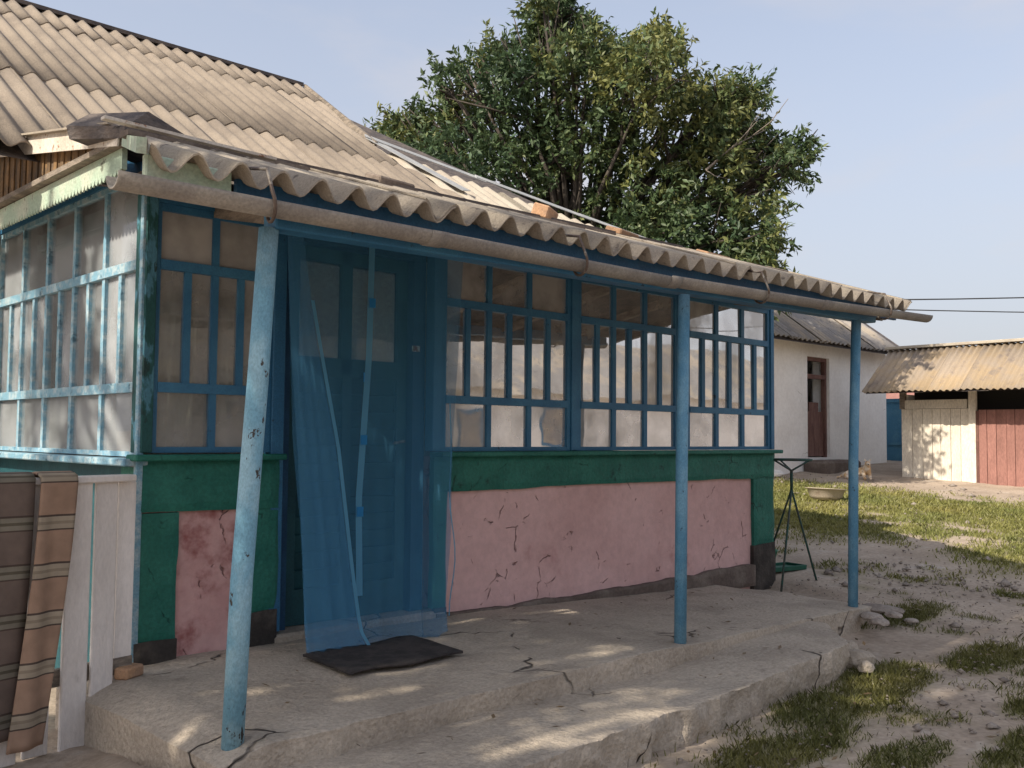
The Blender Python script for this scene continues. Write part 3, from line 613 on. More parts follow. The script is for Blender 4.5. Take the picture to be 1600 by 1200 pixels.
for x in (2.3, 3.1, 3.9, 4.7, 5.5, 6.3, 6.9):
    e = epos(x); m = MB(); m.beam((x, e.y+.22, e.z-.01), (x, 5.45, 2.62), .05, .06); m.build('rafter', M['old_wood'], house)
m = MB(); m.add([(1.30, 3.05, 2.14), (7.0, 3.2, 2.24), (7.75, 5.6, 2.74), (1.75, 5.6, 2.70), (1.75, 4.35, 2.42)], [(0, 1, 2, 3, 4)])
m.add([(1.30, 3.05, 2.165), (7.0, 3.2, 2.265), (7.75, 5.6, 2.765), (1.75, 5.6, 2.725), (1.75, 4.35, 2.445)], [(0, 4, 3, 2, 1)])
vroof = m.build('veranda_roof', M['dark_wood'], house)
p2 = .157; slp = .335; un = Vector((0, 1, slp)).normalized(); n_w = 7
tot = (EB-EA).length; pos = 0.0; k = 0
upv = (un - ed*un.dot(ed)).normalized()
me2 = [sheet_mesh('eave_sheet', 8, p2, 1.12, .036, M['slate_edge'], seg=10, rows=3) for _ in range(1)][0]
while pos < tot-.2:
    o3 = EA+ed*pos+Vector((0, rnd.uniform(-.012, .012), .045+.010*(k % 2)))
    nwv = int(min(8, round((tot-pos)/p2)))
    cl = None
    if k == 0: cl = [(Vector((0, 0, 0)), Vector((-1.05, .43, 0)))]
    me = me2 if nwv == 8 and k else sheet_mesh('eave_sheet', nwv, p2, 1.12, .036, M['slate_edge'], seg=10, rows=3, clip=cl)
    place_sheet('eave_sheet', me, vroof, o3, ed, upv); pos += 7*p2; k += 1
a = EA+un*.86+Vector((.25, 0, .075)); b_ = EB+un*.86+Vector((-.35, 0, .075))
m = MB(); m.beam(a, a+(b_-a)*.56, .07, .022); m.build('lath', M['lath'], vroof); m = MB(); m.beam(a+(b_-a)*.54+Vector((0, .02, .01)), b_+Vector((0, .02, 0)), .06, .02); m.build('lath', M['lath'], vroof)
m = MB(); m.beam(a+Vector((.02, .07, .03)), a+(b_-a)*.75+Vector((0, .09, .035)), .05, .035); m.build('lath', M['dark_wood'], vroof)
m = MB(); m.beam(a+Vector((-.12, -.10, .01)), a+Vector((.62, -.06, .012)), .035, .012); m.build('lath', M['verge'], vroof)
e0, e1 = epos(1.60), epos(6.85); m = MB(); m.beam(e0+Vector((0, .10, .0)), e1+Vector((0, .10, .0)), .02, .10); m.build('eave_board', M['door_blue'], house)
# gutter: half pipe
def half_pipe(pts, r_, th=.006, n_=12):
    mb = MB(); vs = []; fs = []; pts = [Vector(p) for p in pts]
    for p in pts:
        for s_ in (r_, r_-th):
            for k in range(n_+1):
                a_ = math.pi*(1.0+k/n_)
                vs.append(p+Vector((0, math.cos(a_)*s_, math.sin(a_)*s_)))
    w_ = n_+1
    for i in range(len(pts)-1):
        A = i*2*w_; B = (i+1)*2*w_
        for k in range(n_):
            fs.append((A+k, A+k+1, B+k+1, B+k)); fs.append((A+w_+k, B+w_+k, B+w_+k+1, A+w_+k+1))
        fs.append((A, B, B+w_, A+w_)); fs.append((A+n_, A+w_+n_, B+w_+n_, B+n_))
    for A in (0, (len(pts)-1)*2*w_):
        for k in range(n_): fs.append((A+k, A+w_+k, A+w_+k+1, A+k+1) if A == 0 else (A+k, A+k+1, A+w_+k+1, A+w_+k))
    mb.add(vs, fs); return mb
GP = [(1.12, 2.865, 2.078), (2.3, 2.885, 2.088), (3.9, 2.92, 2.10)]; GP2 = [(3.86, 2.92, 2.106), (5.3, 2.955, 2.145), (7.04, 3.0, 2.21)]
gutter = half_pipe(GP, .048).build('gutter', M['gutter'], house, smooth=True); half_pipe(GP2, .048).build('gutter', M['gutter'], house, smooth=True)
half_pipe([(3.84, 2.919, 2.103), (3.93, 2.921, 2.107)], .053, .006).build('gutter_joint', M['gutter'], gutter, smooth=True)
for x_, y_, z_ in ((2.35, 2.886, 2.0885), (5.45, 2.959, 2.151)): half_pipe([(x_-.04, y_-.001, z_-.001), (x_+.04, y_+.001, z_+.001)], .0525, .006).build('gutter_joint', M['gutter'], gutter, smooth=True)
def gz(x):
    for P_ in (GP, GP2):
        for (x0, y0, z0), (x1, y1, z1) in zip(P_[:-1], P_[1:]):
            if x0 <= x <= x1: f = (x-x0)/(x1-x0); return Vector((x, y0+(y1-y0)*f, z0+(z1-z0)*f))
for x in (1.62, 3.18, 4.72, 6.3):
    c = gz(x); pts = [c+Vector((.0, .10, .13)), c+Vector((0, -.02, .105))]+[c+Vector((.005*k, -.062*math.cos(a_), .062*math.sin(a_)))
           for k, a_ in enumerate([R(20-18*j) for j in range(11)])]
    m = MB(); m.tube(pts, .0065, 6); m.build('gutter_hook', M['wire'], gutter, smooth=True)
# left verge: horizontal scalloped fascia, brown boards above it, rusty white trim along the roof edge
VX = 1.745
m = MB(); m.b(VX-.012, VX+.012, 4.33, 6.74, 2.495, 2.59); fas = m.build('fascia_board', M['fascia'], house)
sc_m = MB(); sc_m.add([(0, -.021, 0), (0, .021, 0), (0, .015, -.018), (0, 0, -.030), (0, -.015, -.018), (.008, -.021, 0), (.008, .021, 0), (.008, .015, -.018), (.008, 0, -.030), (.008, -.015, -.018)],
     [(0, 1, 2, 3, 4), (9, 8, 7, 6, 5), (0, 5, 6, 1), (1, 6, 7, 2), (2, 7, 8, 3), (3, 8, 9, 4), (4, 9, 5, 0)])
first = None
for k in range(56):
    y = 4.36+k*.0425
    if first is None: first = sc_m.build('scallop', M['fascia'], fas, org=(0, 0, 0)); ob = first
    else: ob = first.copy(); COL.objects.link(ob)
    ob.location = Vector((VX-.014, y, 2.497))-worg(fas)
m = MB(); m.beam((VX-.03, 4.28, 2.605), (VX-.03, 6.74, 2.615), .05, .028); m.build('lath', M['old_wood'], house)
for k in range(44):
    y = 4.60+k*.048; ztop = 2.62+(y-4.35)*.172
    m = MB(); m.b(VX-.006+.006*(k % 2), VX+.012+.006*(k % 2), y, y+.043, 2.60, ztop); m.build('gable_board', M['brown_boards'], fas)
m = MB(); m.beam((VX-.02, 4.30, 2.625), (VX-.02, 6.74, 3.045), .05, .055); m.build('verge_trim', M['verge'], house)
m = MB(); m.beam((VX-.052, 4.27, 2.625), (VX-.052, 6.74, 3.05), .008, .095); m.build('verge_trim', M['verge'], house)
m = MB(); m.beam((VX-.03, 4.32, 2.685), (VX-.03, 5.5, 2.89), .11, .010); m.build('verge_cover', M['slate_edge'], house)
m = MB(); m.beam((1.24, 2.95, 2.205), (VX-.02, 4.28, 2.61), .03, .05); m.build('hip_board', M['fascia'], house)

# ------------------------------------------------------------------ things on the roof
def prism(poly, dvec, name, m_, parent=None, bev=0, **kw):
    n_ = len(poly); d = Vector(dvec); mb = MB()
    mb.add([Vector(p) for p in poly]+[Vector(p)+d for p in poly], [tuple(range(n_)), tuple(range(2*n_-1, n_-1, -1))]+[(i, i+n_, (i+1) % n_+n_, (i+1) % n_) for i in range(n_)])
    return mb.build(name, m_, parent, bev=bev, **kw)
blk = prism([(1.71, 4.20, 2.60), (1.70, 4.22, 2.66), (1.82, 4.26, 2.755), (2.02, 4.29, 2.69), (2.04, 4.28, 2.57)], (-.11, .40, .06), 'ridge_board', M['dark_wood'], jit=.006)
tag(blk, 'dark weathered wooden ridge piece lying on the veranda roof corner', 'board')
def brick(x, y, z, rz, sz, label, tilt=0, m_='brick'):
    m = MB(); m.box((0, 0, sz[2]/2), sz); o = m.build('brick', M[m_], None, bev=.008, org=(0, 0, 0)); o.location = (x, y, z); o.rotation_euler = (math.atan(slp), tilt, rz); WORLD[o.name] = Vector((x, y, z))
    return tag(o, label, 'brick', 'bricks weighing down the porch roof')
def onroof(x, s_, h=.05): e = epos(x)+un*s_; return e.x, e.y, e.z+h
bx_, by_, bz_ = onroof(4.0, .98, .078); brick(bx_, by_, bz_, .5, (.20, .10, .075), 'square-edged brown brick on the porch roof beside the grey zinc flashing')
bx_, by_, bz_ = onroof(2.88, .98, .078); brick(bx_, by_, bz_, .1, (.24, .12, .045), 'thin broken brown brick on the porch roof in front of the slates', 0, 'lath')
bx_, by_, bz_ = onroof(4.72, .98, .07); brick(bx_, by_, bz_, .2, (.24, .12, .05), 'orange flat brick on the porch roof in front of the tree')
bx_, by_, bz_ = onroof(5.75, .98, .07); brick(bx_, by_, bz_, .05, (.30, .11, .03), 'thin orange tile piece on the porch roof near its far end')

# ------------------------------------------------------------------ curtains
def cloth(name, rows, m_, parent=None, nu=60, nv=40, fold=.02, nf=9, seed=0, wav=.006, ret=False):
    """rows: list of (z, xl, yl, xr, yr) from top to bottom"""
    rows = sorted(rows, key=lambda r_: -r_[0]); zs = [r_[0] for r_ in rows]; U = np.linspace(0, 1, nu); Vv = np.linspace(0, 1, nv); X = np.zeros((nv, nu)); Y = X.copy(); Z = X.copy()
    ph = np.random.RandomState(seed).uniform(0, 6, 3)
    for j, v in enumerate(Vv):
        z = zs[0]+(zs[-1]-zs[0])*v; q = [np.interp(-z, [-a_ for a_ in zs], [r_[i] for r_ in rows]) for i in (1, 2, 3, 4)]
        uu = U+.012*np.sin(U*17+ph[0]+v*2); f = fold*(.35+.65*v)*(.55*np.sin(2*np.pi*nf*uu+ph[1]+.8*np.sin(v*3+ph[2]))+4.2*(fbm(uu*nf*1.3+ph[0], v*1.1+uu*0+ph[1], seed)-.5)+1.3*(fbm(uu*nf*2, v*7+uu*0, seed+3)-.5))
        X[j] = q[0]+(q[2]-q[0])*U; Y[j] = q[1]+(q[3]-q[1])*U+f; Z[j] = z+wav*np.sin(U*23+ph[0])*v**3
    me = grid_mesh(name, X, Y, Z-Z.min()); me.transform(Matrix.Translation((-X.mean(), -Y.mean(), 0))); me.polygons.foreach_set('use_smooth', [True]*len(me.polygons)); me.materials.append(m_)
    o = link(name, me, parent, (X.mean(), Y.mean(), Z.min())); return (o, X, Y, Z) if ret else o
net = empty('door_curtain', (3.1, 4.3, .27), 'sheer blue net curtain hanging in two panels over the house door', 'curtain')
back = cloth('net_panel', [(2.42, 2.60, 4.36, 3.80, 4.37), (1.28, 2.63, 4.32, 3.68, 4.32), (.75, 2.64, 4.24, 3.60, 4.24), (.40, 2.63, 4.18, 3.50, 4.16), (.252, 2.60, 4.11, 3.46, 4.09)], M['tulle'], net, fold=.026, nf=8, seed=3, nu=110, wav=.012)
frt = cloth('net_panel', [(2.42, 2.57, 4.33, 2.66, 4.34), (1.72, 2.585, 4.28, 2.745, 4.28), (1.25, 2.60, 4.23, 2.815, 4.22), (.62, 2.60, 4.15, 2.86, 4.14), (.35, 2.59, 4.11, 2.875, 4.09), (.252, 2.575, 4.05, 2.90, 4.03)], M['tulle_dense'], net, fold=.016, nf=4, seed=5, wav=.014)
def ribbon(pts, wd, m_, name, parent):
    mb = MB(); vs = []; fs = []
    for i, (x, y, z) in enumerate(pts): vs += [(x-wd/2, y, z), (x+wd/2, y-.004, z)]
    for i in range(len(pts)-1): fs.append((2*i, 2*i+2, 2*i+3, 2*i+1))
    return mb.add(vs, fs).build(name, m_, parent, smooth=True)
def interp(pts, n_):
    z = np.array([p[2] for p in pts]); q = np.linspace(z[0], z[-1], n_); return [(np.interp(-a_, -z, [p[0] for p in pts]), np.interp(-a_, -z, [p[1] for p in pts]), a_) for a_ in q]
ribbon(interp([(2.71, 4.29, 2.0), (2.745, 4.25, 1.72), (2.815, 4.19, 1.25), (2.86, 4.11, .62), (2.875, 4.06, .35), (2.90, 4.00, .26)], 24), .018, M['ribbon'], 'ribbon', frt)
rb = ribbon(interp([(3.09, 4.31, 2.40), (3.05, 4.27, 1.72), (2.965, 4.22, .98), (2.93, 4.15, .5)], 24), .036, M['ribbon'], 'ribbon', back)
for z, x in ((2.02, 3.068), (1.62, 3.038), (1.29, 3.0), (.92, 2.962)):
    m = MB(); m.box((x, 4.268 if z > 1.5 else (4.23 if z > 1 else 4.20), z), (.038, .004, .05)); m.build('patch', M['patch'], back)
ribbon([(3.66+.03*math.sin(i*.7)*(i/16), 4.32-.05*i/16+(.0), 1.5-i*.075) for i in range(17)], .007, M['ribbon'], 'loose_edge', back)
hem = interp([(2.60, 4.04, .275), (2.88, 4.02, .262)], 8); ribbon([(x, y-.004, .262) for x, y, z in hem], .03, M['ribbon'], 'hem', frt)
def sidecloth(name, rows, m_, label, group=None, **kw):
    o = cloth(name, rows, m_, None, **kw); return tag(o, label, 'curtain', group)
def swap(o):                                            # lay the cloth along Y instead of X
    return o
# lace behind the sunlit side windows
for (y0, y1, zt, zb, lab) in ((4.63, 5.02, 2.36, 1.98, 'short white lace valance in the side window beside the veranda corner'), (5.03, 5.46, 2.38, 1.26, 'long white lace curtain in the side window near the veranda corner'),
                              (5.48, 5.90, 2.33, 1.93, 'short white lace valance in the middle of the side window'), (5.95, 6.55, 2.38, 1.24, 'long white lace curtain in the side window away from the corner'),
                              (4.64, 5.0, 1.90, 1.55, 'small white cloth hung behind the tall side panes beside the corner'), (4.64, 5.44, 1.50, 1.24, 'low white cloth along the bottom panes of the side window')):
    o = cloth('curtain', [(zt, y0, 0, y1, 0), (zb, y0+.02, 0, y1-.03, 0)], M['lace'], None, fold=.012, nf=5, wav=.035, seed=int(y0*10)); o.location = (XL+.085, (y0+y1)/2, zb); o.rotation_euler = (0, 0, math.pi/2); tag(o, lab, 'curtain', 'lace curtains of the side windows')
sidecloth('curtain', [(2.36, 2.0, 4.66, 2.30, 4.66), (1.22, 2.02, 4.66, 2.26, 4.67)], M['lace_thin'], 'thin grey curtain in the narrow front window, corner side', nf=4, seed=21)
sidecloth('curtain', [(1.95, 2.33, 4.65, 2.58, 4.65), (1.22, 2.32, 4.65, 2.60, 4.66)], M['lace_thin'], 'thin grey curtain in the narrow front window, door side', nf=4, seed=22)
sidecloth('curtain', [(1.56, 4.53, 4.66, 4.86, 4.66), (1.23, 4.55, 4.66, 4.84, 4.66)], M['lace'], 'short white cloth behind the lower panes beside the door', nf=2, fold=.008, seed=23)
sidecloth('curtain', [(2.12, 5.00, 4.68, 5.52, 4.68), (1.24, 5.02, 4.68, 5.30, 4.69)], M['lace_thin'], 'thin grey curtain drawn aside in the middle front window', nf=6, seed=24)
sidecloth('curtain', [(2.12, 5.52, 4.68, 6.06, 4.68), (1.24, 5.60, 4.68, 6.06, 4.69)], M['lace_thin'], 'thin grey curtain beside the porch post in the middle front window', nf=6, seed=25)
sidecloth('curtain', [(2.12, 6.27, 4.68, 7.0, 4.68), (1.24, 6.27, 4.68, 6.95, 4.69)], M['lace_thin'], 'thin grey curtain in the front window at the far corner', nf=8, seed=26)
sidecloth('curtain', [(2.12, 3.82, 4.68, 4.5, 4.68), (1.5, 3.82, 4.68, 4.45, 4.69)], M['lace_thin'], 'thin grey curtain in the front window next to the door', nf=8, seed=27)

# ------------------------------------------------------------------ things on and round the porch
m = MB(); vs = []; fs = []
n1, n2 = 16, 10
for j in range(n2+1):
    for i in range(n1+1):
        u, v = i/n1, j/n2; x = 2.50+.66*u+.05*v; y = 3.60+.46*v+.02*math.sin(u*9); vs.append((x, y, .262+.012*float(fbm(x*9, y*9, 3))))
for j in range(n2):
    for i in range(n1): a_ = j*(n1+1)+i; fs.append((a_, a_+1, a_+n1+2, a_+n1+1))
m.add(vs, fs); mo = m.build('door_mat', M['mat_rag'], smooth=True); md = mo.modifiers.new('thick', 'SOLIDIFY'); md.thickness = .012; md.offset = 1
tag(mo, 'dark rag mat on the concrete before the door curtain', 'mat')
m = MB(); m.box((0, 0, .03), (.12, .07, .05)); o = m.build('brick_piece', M['brick'], bev=.008, org=(0, 0, 0)); o.location = (1.82, 4.30, .24); o.rotation_euler = (0, 0, .5); tag(o, 'broken red brick lying at the foot of the dark plinth', 'brick')

# picket fence with rugs over it
FA, FB = Vector((1.84, 4.30, 0)), Vector((.95, 4.20, 0)); fd = (FB-FA).normalized(); fn = Vector((fd.y, -fd.x, 0))
if fn.dot(Vector((0, 0, 0))-FA) < 0: fn = -fn
fence = empty('picket_fence', (1.5, 4.2, .0), 'white picket fence panel beside the veranda corner, rugs hung over it', 'fence')
Lf = (FB-FA).length
def fpt(s_, z, off_=0.0): p = FA+fd*s_+fn*off_; return Vector((p.x, p.y, z))
for s_, wd, zb, zt, of_ in ((.038, .085, .115, 1.10, -.035), (.150, .098, .02, 1.105, .0), (.272, .108, -.01, 1.104, .006), (.42, .10, .0, 1.10, 0), (.56, .11, -.01, 1.09, .002), (.72, .10, -.02, 1.10, 0), (.88, .11, -.02, 1.09, 0), (1.04, .1, -.02, 1.10, 0)):
    m = MB(); tl = rnd.uniform(-.012, .012)
    m.beam(fpt(s_+tl*.5, zb, of_), fpt(s_, zt, of_), .022, wd, fd); m.build('picket', M['white_paint'], fence, bev=.004)
m = MB(); m.beam(fpt(.03, 1.118, .0), fpt(1.1, 1.11, .0), .075, .03); m.build('rail', M['white_paint'], fence, bev=.005)
m = MB(); m.beam(fpt(.0, .30, -.03), fpt(1.1, .28, -.03), .03, .07); m.build('rail', M['old_wood'], fence)
def rug(name, m_, s0, s1, lean, zbot, off_, label, seed):
    nv, nu = 60, 14; X = np.zeros((nv, nu)); Y = X.copy(); Z = X.copy(); A = X.copy(); r_ = np.random.RandomState(seed)
    Ltot = (1.13-zbot)+.12+.4
    for j in range(nv):
        L_ = j/(nv-1)*Ltot
        if L_ < .4: o_, z = -.062, 1.135-(.4-L_); dn = 0
        elif L_ < .52: f = (L_-.4)/.12; o_, z = -.062+.124*f+off_*f, 1.135+.02*math.sin(f*math.pi); dn = 0
        else: dn = (L_-.52); o_, z = .062+off_, 1.135-dn
        for i in range(nu):
            u = i/(nu-1); p = fpt(s0+(s1-s0)*u+lean*max(0, dn)**1.15, z, o_+.012*math.sin(u*7+dn*3+seed)*min(1, dn*3)+.03*dn*u)
            X[j, i], Y[j, i], Z[j, i] = p; A[j, i] = L_
    org = fpt((s0+s1)/2, zbot, .05); me = grid_mesh(name, X-org.x, Y-org.y, Z-org.z); at_ = me.attributes.new('along', 'FLOAT', 'POINT'); at_.data.foreach_set('value', A.astype(np.float32).ravel())
    me.polygons.foreach_set('use_smooth', [True]*len(me.polygons)); me.materials.append(m_); o = link(name, me, None, org); sm = o.modifiers.new('thick', 'SOLIDIFY'); sm.thickness = .012
    return tag(o, label, 'rug', 'striped rugs hung over the fence')
rug('rug', M['rug'], .315, .465, .10, .06, .02, 'narrow light brown striped rug slanting down over the pickets', 1)
rug('rug', M['rug_dark'], .48, .95, .03, .10, -.005, 'wide dark brown striped rug hung over the fence rail', 2)

# washstand, bucket, tray
ws = empty('washstand', (7.60, 4.42, .11), 'dark green metal tripod stand behind the veranda corner', 'stand')
c = Vector((7.60, 4.42, 0)); hub = c+Vector((0, 0, .88))
for f_ in ((6.98, 4.16, .07), (7.74, 4.27, .11), (8.05, 4.95, .15)):
    m = MB(); m.tube([hub, f_], .009, 8); m.build('leg', M['stand'], ws, smooth=True)
m = MB(); m.tube([hub-Vector((0, 0, .02)), hub+Vector((0, 0, .17))], .013, 8); m.build('stem', M['stand'], ws, smooth=True)
for d_ in ((.12, -.09, 0), (-.10, .09, 0), (.05, .13, 0)):
    m = MB(); m.tube([hub+Vector((0, 0, .16)), hub+Vector((d_[0]*1.1, d_[1]*1.1, .25))], .008, 6); m.build('arm', M['stand'], ws, smooth=True)
m = MB(); m.tube([hub+Vector((.17*math.cos(k*math.pi/10), .17*math.sin(k*math.pi/10), .255)) for k in range(21)], .009, 6, cap=False); m.build('ring', M['stand'], ws, smooth=True)
m = MB(); m.lathe((7.72, 4.80, .12), [(.0, .005), (.10, .005), (.145, .2), (.155, .2), (.15, .205), (.14, .2), (.096, .012), (0, .012)], 24); o = m.build('bucket', M['bucket'], smooth=True); tag(o, 'green plastic bucket standing behind the veranda corner pier', 'bucket')
m = MB(); m.box((7.88, 4.70, .155), (.42, .24, .018)); m.box((7.88, 4.585, .172), (.42, .012, .03)); m.box((7.88, 4.815, .172), (.42, .012, .03)); m.box((8.085, 4.7, .172), (.012, .218, .03)); o = m.build('tray', M['tray'], bev=.003); o.rotation_euler = (0, 0, -.2); tag(o, 'flat dark green tray on the ground under the tripod stand', 'tray')
# basin
zb_ = float(terr(12.69, 6.82)); m = MB(); m.lathe((12.69, 6.85, zb_+.0), [(.0, .0), (.16, .0), (.22, .05), (.255, .15), (.285, .155), (.285, .163), (.25, .16), (.21, .055), (.15, .012), (0, .012)], 32)
o = m.build('basin', M['enamel'], smooth=True); o.rotation_euler = (0, R(4), 0); tag(o, 'shallow enamel basin lying on the grass', 'basin')
# stones at the end of the slab
def stone(x, y, z, s_, lab, grp, seed, m_='stone'):
    bm = bmesh.new(); bmesh.ops.create_icosphere(bm, subdivisions=2, radius=1); r_ = np.random.RandomState(seed); k = r_.uniform(.5, 3, 3)
    for v in bm.verts:
        q = 1+.35*(float(fbm(v.co.x*1.6+k[0]*5, v.co.y*1.6+v.co.z*1.3, seed))-.5)*2; v.co = Vector((v.co.x*s_[0]*q, v.co.y*s_[1]*q, max(-.4, v.co.z)*s_[2]*q))
    me = bpy.data.meshes.new('stone'); bm.to_mesh(me); bm.free(); me.materials.append(M[m_]); o = link('stone', me, None, (x, y, z)); o.rotation_euler = (0, 0, r_.uniform(0, 3)); return tag(o, lab, 'stone', grp)
for i, (x, y, a_, b2, c_) in enumerate(((6.62, 3.18, .16, .10, .035), (6.34, 3.10, .09, .07, .03), (6.50, 3.02, .06, .05, .025), (6.78, 3.02, .05, .05, .02), (6.2, 2.98, .07, .05, .03), (6.95, 3.3, .10, .06, .02))):
    stone(x, y, float(terr(x, y))+.02+.08*(x < 6.7), (a_, b2, c_), ('largest flat stone wedged against the foot of the end porch post', 'middle sized flat stone lying on the slab end', 'small round stone on the slab end', 'small flat stone in the soil beside the largest one', 'small stone bedded at the slab edge', 'long thin stone in the soil past the end post')[i], 'stones at the slab end', i)
for i, (x, y, a_, c_) in enumerate(((5.42, 2.72, .10, .07), (5.60, 2.88, .08, .08), (5.30, 2.62, .05, .04))):
    stone(x, y, .035, (a_, a_*.7, c_), ('wide grey concrete lump under the broken corner of the step slab', 'tall grey concrete lump beside the broken step corner', 'small grey concrete crumb before the broken step corner')[i], 'lumps under the step corner', 20+i, 'concrete')
stone(14.9, 8.95, float(terr(14.9, 8.95))+.05, (.13, .1, .08), 'white stone on the ground before the whitewashed outbuilding', None, 31, 'whitewash')

# dog lying beside the far door, head up
def skinned(name, chain, edges, m_, org, parent=None, sub=2):
    me = bpy.data.meshes.new(name); me.from_pydata([c_[0] for c_ in chain], edges, []); o = bpy.data.objects.new(name+'_tmp', me); COL.objects.link(o)
    o.modifiers.new('skin', 'SKIN'); sk = me.skin_vertices[0].data
    for i, c_ in enumerate(chain): sk[i].radius = (c_[1]*DS, c_[1]*DS)
    sk[0].use_root = True; s_ = o.modifiers.new('sub', 'SUBSURF'); s_.levels = sub; s_.render_levels = sub
    dg = bpy.context.evaluated_depsgraph_get(); dg.update(); m2 = bpy.data.meshes.new_from_object(o.evaluated_get(dg)); bpy.data.objects.remove(o)
    m2.name = name; m2.materials.clear(); m2.materials.append(m_); m2.polygons.foreach_set('use_smooth', [True]*len(m2.polygons)); return link(name, m2, parent, org)
coat = mat('dog_coat', (.52, .34, .18), (.68, .60, .50), 5, .45, .58, .9, .3, 60)
DX, DYY = 15.75, 7.80; DZ = float(terr(DX, DYY)); dog = empty('dog', (DX, DYY, DZ), 'small tan and white dog lying before the whitewashed outbuilding', 'dog')
# local frame: f towards the camera, s sideways
ff = Vector((-.82, -.50, 0)).normalized(); ss = Vector((ff.y, -ff.x, 0)); ss = -ss if ss.y < 0 else ss
DS = .70
def dl(a_, b2, z): v = ff*a_*DS+ss*b2*DS; return (v.x, v.y, z*DS)
ch = [(dl(0, .12, .17), .11), (dl(.02, .0, .19), .115), (dl(.06, -.06, .24), .085), (dl(.12, -.07, .34), .062), (dl(.15, -.07, .40), .078), (dl(.24, -.07, .375), .042), (dl(.285, -.07, .365), .028),
      (dl(-.03, .28, .15), .115), (dl(-.05, .40, .12), .10), (dl(-.1, .52, .06), .03), (dl(-.02, .64, .03), .022),
      (dl(.10, -.12, .12), .045), (dl(.14, -.13, .03), .032), (dl(.30, -.13, .025), .030), (dl(.10, .02, .12), .045), (dl(.14, .0, .03), .032), (dl(.30, -.01, .025), .03), (dl(.08, .42, .08), .06), (dl(.18, .36, .03), .035)]
eg = [(0, 1), (1, 2), (2, 3), (3, 4), (4, 5), (5, 6), (0, 7), (7, 8), (8, 9), (9, 10), (2, 11), (11, 12), (12, 13), (1, 14), (14, 15), (15, 16), (8, 17), (17, 18)]
body = skinned('body', ch, eg, coat, (DX, DYY, DZ), dog)
for s_ in (-1, 1):
    base = Vector((DX, DYY, DZ))+Vector(dl(.135, -.07+s_*.052, .45)); m = MB()
    m.add([base-ss*.022, base+ss*.022, base-ff*.022, base+Vector((0, 0, .032))+ss*.012*s_], [(0, 1, 3), (1, 2, 3), (2, 0, 3), (0, 2, 1)]); m.build('ear', coat, dog)
    m = MB(); m.lathe(Vector((DX, DYY, DZ))+Vector(dl(.215, -.07+s_*.03, .405)), [(.0, -.008), (.008, 0), (0, .008)], 8); m.build('eye', M['dark_room'], dog)
m = MB(); m.lathe(Vector((DX, DYY, DZ))+Vector(dl(.305, -.07, .368)), [(.0, -.014), (.015, 0), (0, .012)], 8); m.build('nose', M['dark_room'], dog)

# ------------------------------------------------------------------ whitewashed outbuilding
wb = empty('outbuilding', (16.8, 9.2, .78), 'whitewashed outbuilding with grey slate roof and narrow brown door', 'building')
WY = 9.2; xa, xb, zb, zt = 13.7, 19.58, .55, 3.16
m = MB(); m.b(xa, 16.40, WY, WY+.35, zb, zt); m.b(17.22, xb, WY, WY+.35, zb, zt); m.b(16.40, 17.22, WY, WY+.35, 2.84, zt); m.b(16.40, 17.22, WY+.002, WY+.35, zb, .97)
m.b(xb-.35, xb, WY+.351, 13.2, zb, zt); m.b(xa, xa+.35, WY+.351, 13.2, zb, zt); m.b(xa, xb, 13.201, 13.5, zb, zt)
m.build('wall', M['whitewash'], wb)
m = MB(); m.add([(xb, WY+.1, zt), (xb, 11.1, 4.78), (xb, 13.1, zt)], [(0, 1, 2)]); m.add([(xb-.25, WY+.1, zt), (xb-.25, 11.1, 4.78), (xb-.25, 13.1, zt)], [(0, 2, 1)]); m.build('gable', M['whitewash'], wb)
m = MB(); m.b(16.2, 17.4, WY+.9, WY+.95, .6, 3.0); m.build('inner_shade_sheet', M['dark_room'], wb)  # near-black sheet standing in for the shade inside the doorway
m = MB(); m.b(16.40, 16.47, WY+.06, WY+.14, .97, 2.84); m.b(17.15, 17.22, WY+.06, WY+.14, .97, 2.84); m.b(16.47, 17.15, WY+.06, WY+.14, 2.77, 2.84); m.b(16.47, 17.15, WY+.06, WY+.14, 2.44, 2.52)
dr = m.build('door_frame', M['dark_door'], wb)
for k in range(4):
    x0 = 16.47+k*.17; f = (k-1.5)/2; zt_ = 2.02-.14*f*f*4*.6; m = MB(); m.b(x0+.003, x0+.167, WY+.10, WY+.13, .99, zt_); m.build('plank', M['dark_door'], dr)
m = MB(); m.b(16.2, 17.5, WY-.5, WY-.003, .6, .93); m.build('door_step', M['mortar'], wb, bev=.05)
sl_w = (4.80-3.02)/(11.1-8.72); u_w = Vector((0, 1, sl_w)).normalized(); Lw = math.hypot(11.1-8.72, 4.80-3.02)
m = MB(); m.add([(13.2, 8.75, 2.99), (20.1, 8.75, 2.99), (20.0, 11.1, 4.74), (13.2, 11.1, 4.74)], [(0, 1, 2, 3)]); m.add([(13.2, 11.1, 4.74), (20.0, 11.1, 4.74), (20.1, 13.6, 2.99), (13.2, 13.6, 2.99)], [(0, 1, 2, 3)])
wr = m.build('roof', M['dark_wood'], wb)
mw = sheet_mesh('roof_sheet', 8, .16, Lw*.55, .024, M['slate_grey'], seg=5, rows=1)
for j in range(2):
    for k in range(7):
        x0 = 12.95+k*1.03
        if x0+1.28 > 20.3: continue
        o3 = Vector((x0, 8.72, 3.05))+u_w*(j*Lw*.48)+Vector((0, 0, .02*j+.012*(k % 2))); q = place_sheet('roof_sheet', mw, wr, o3, (1, 0, 0), u_w)
m = MB(); m.beam((13.2, 11.12, 4.86), (20.15, 11.12, 4.86), .2, .03); m.build('ridge_cap', M['slate_grey'], wr)
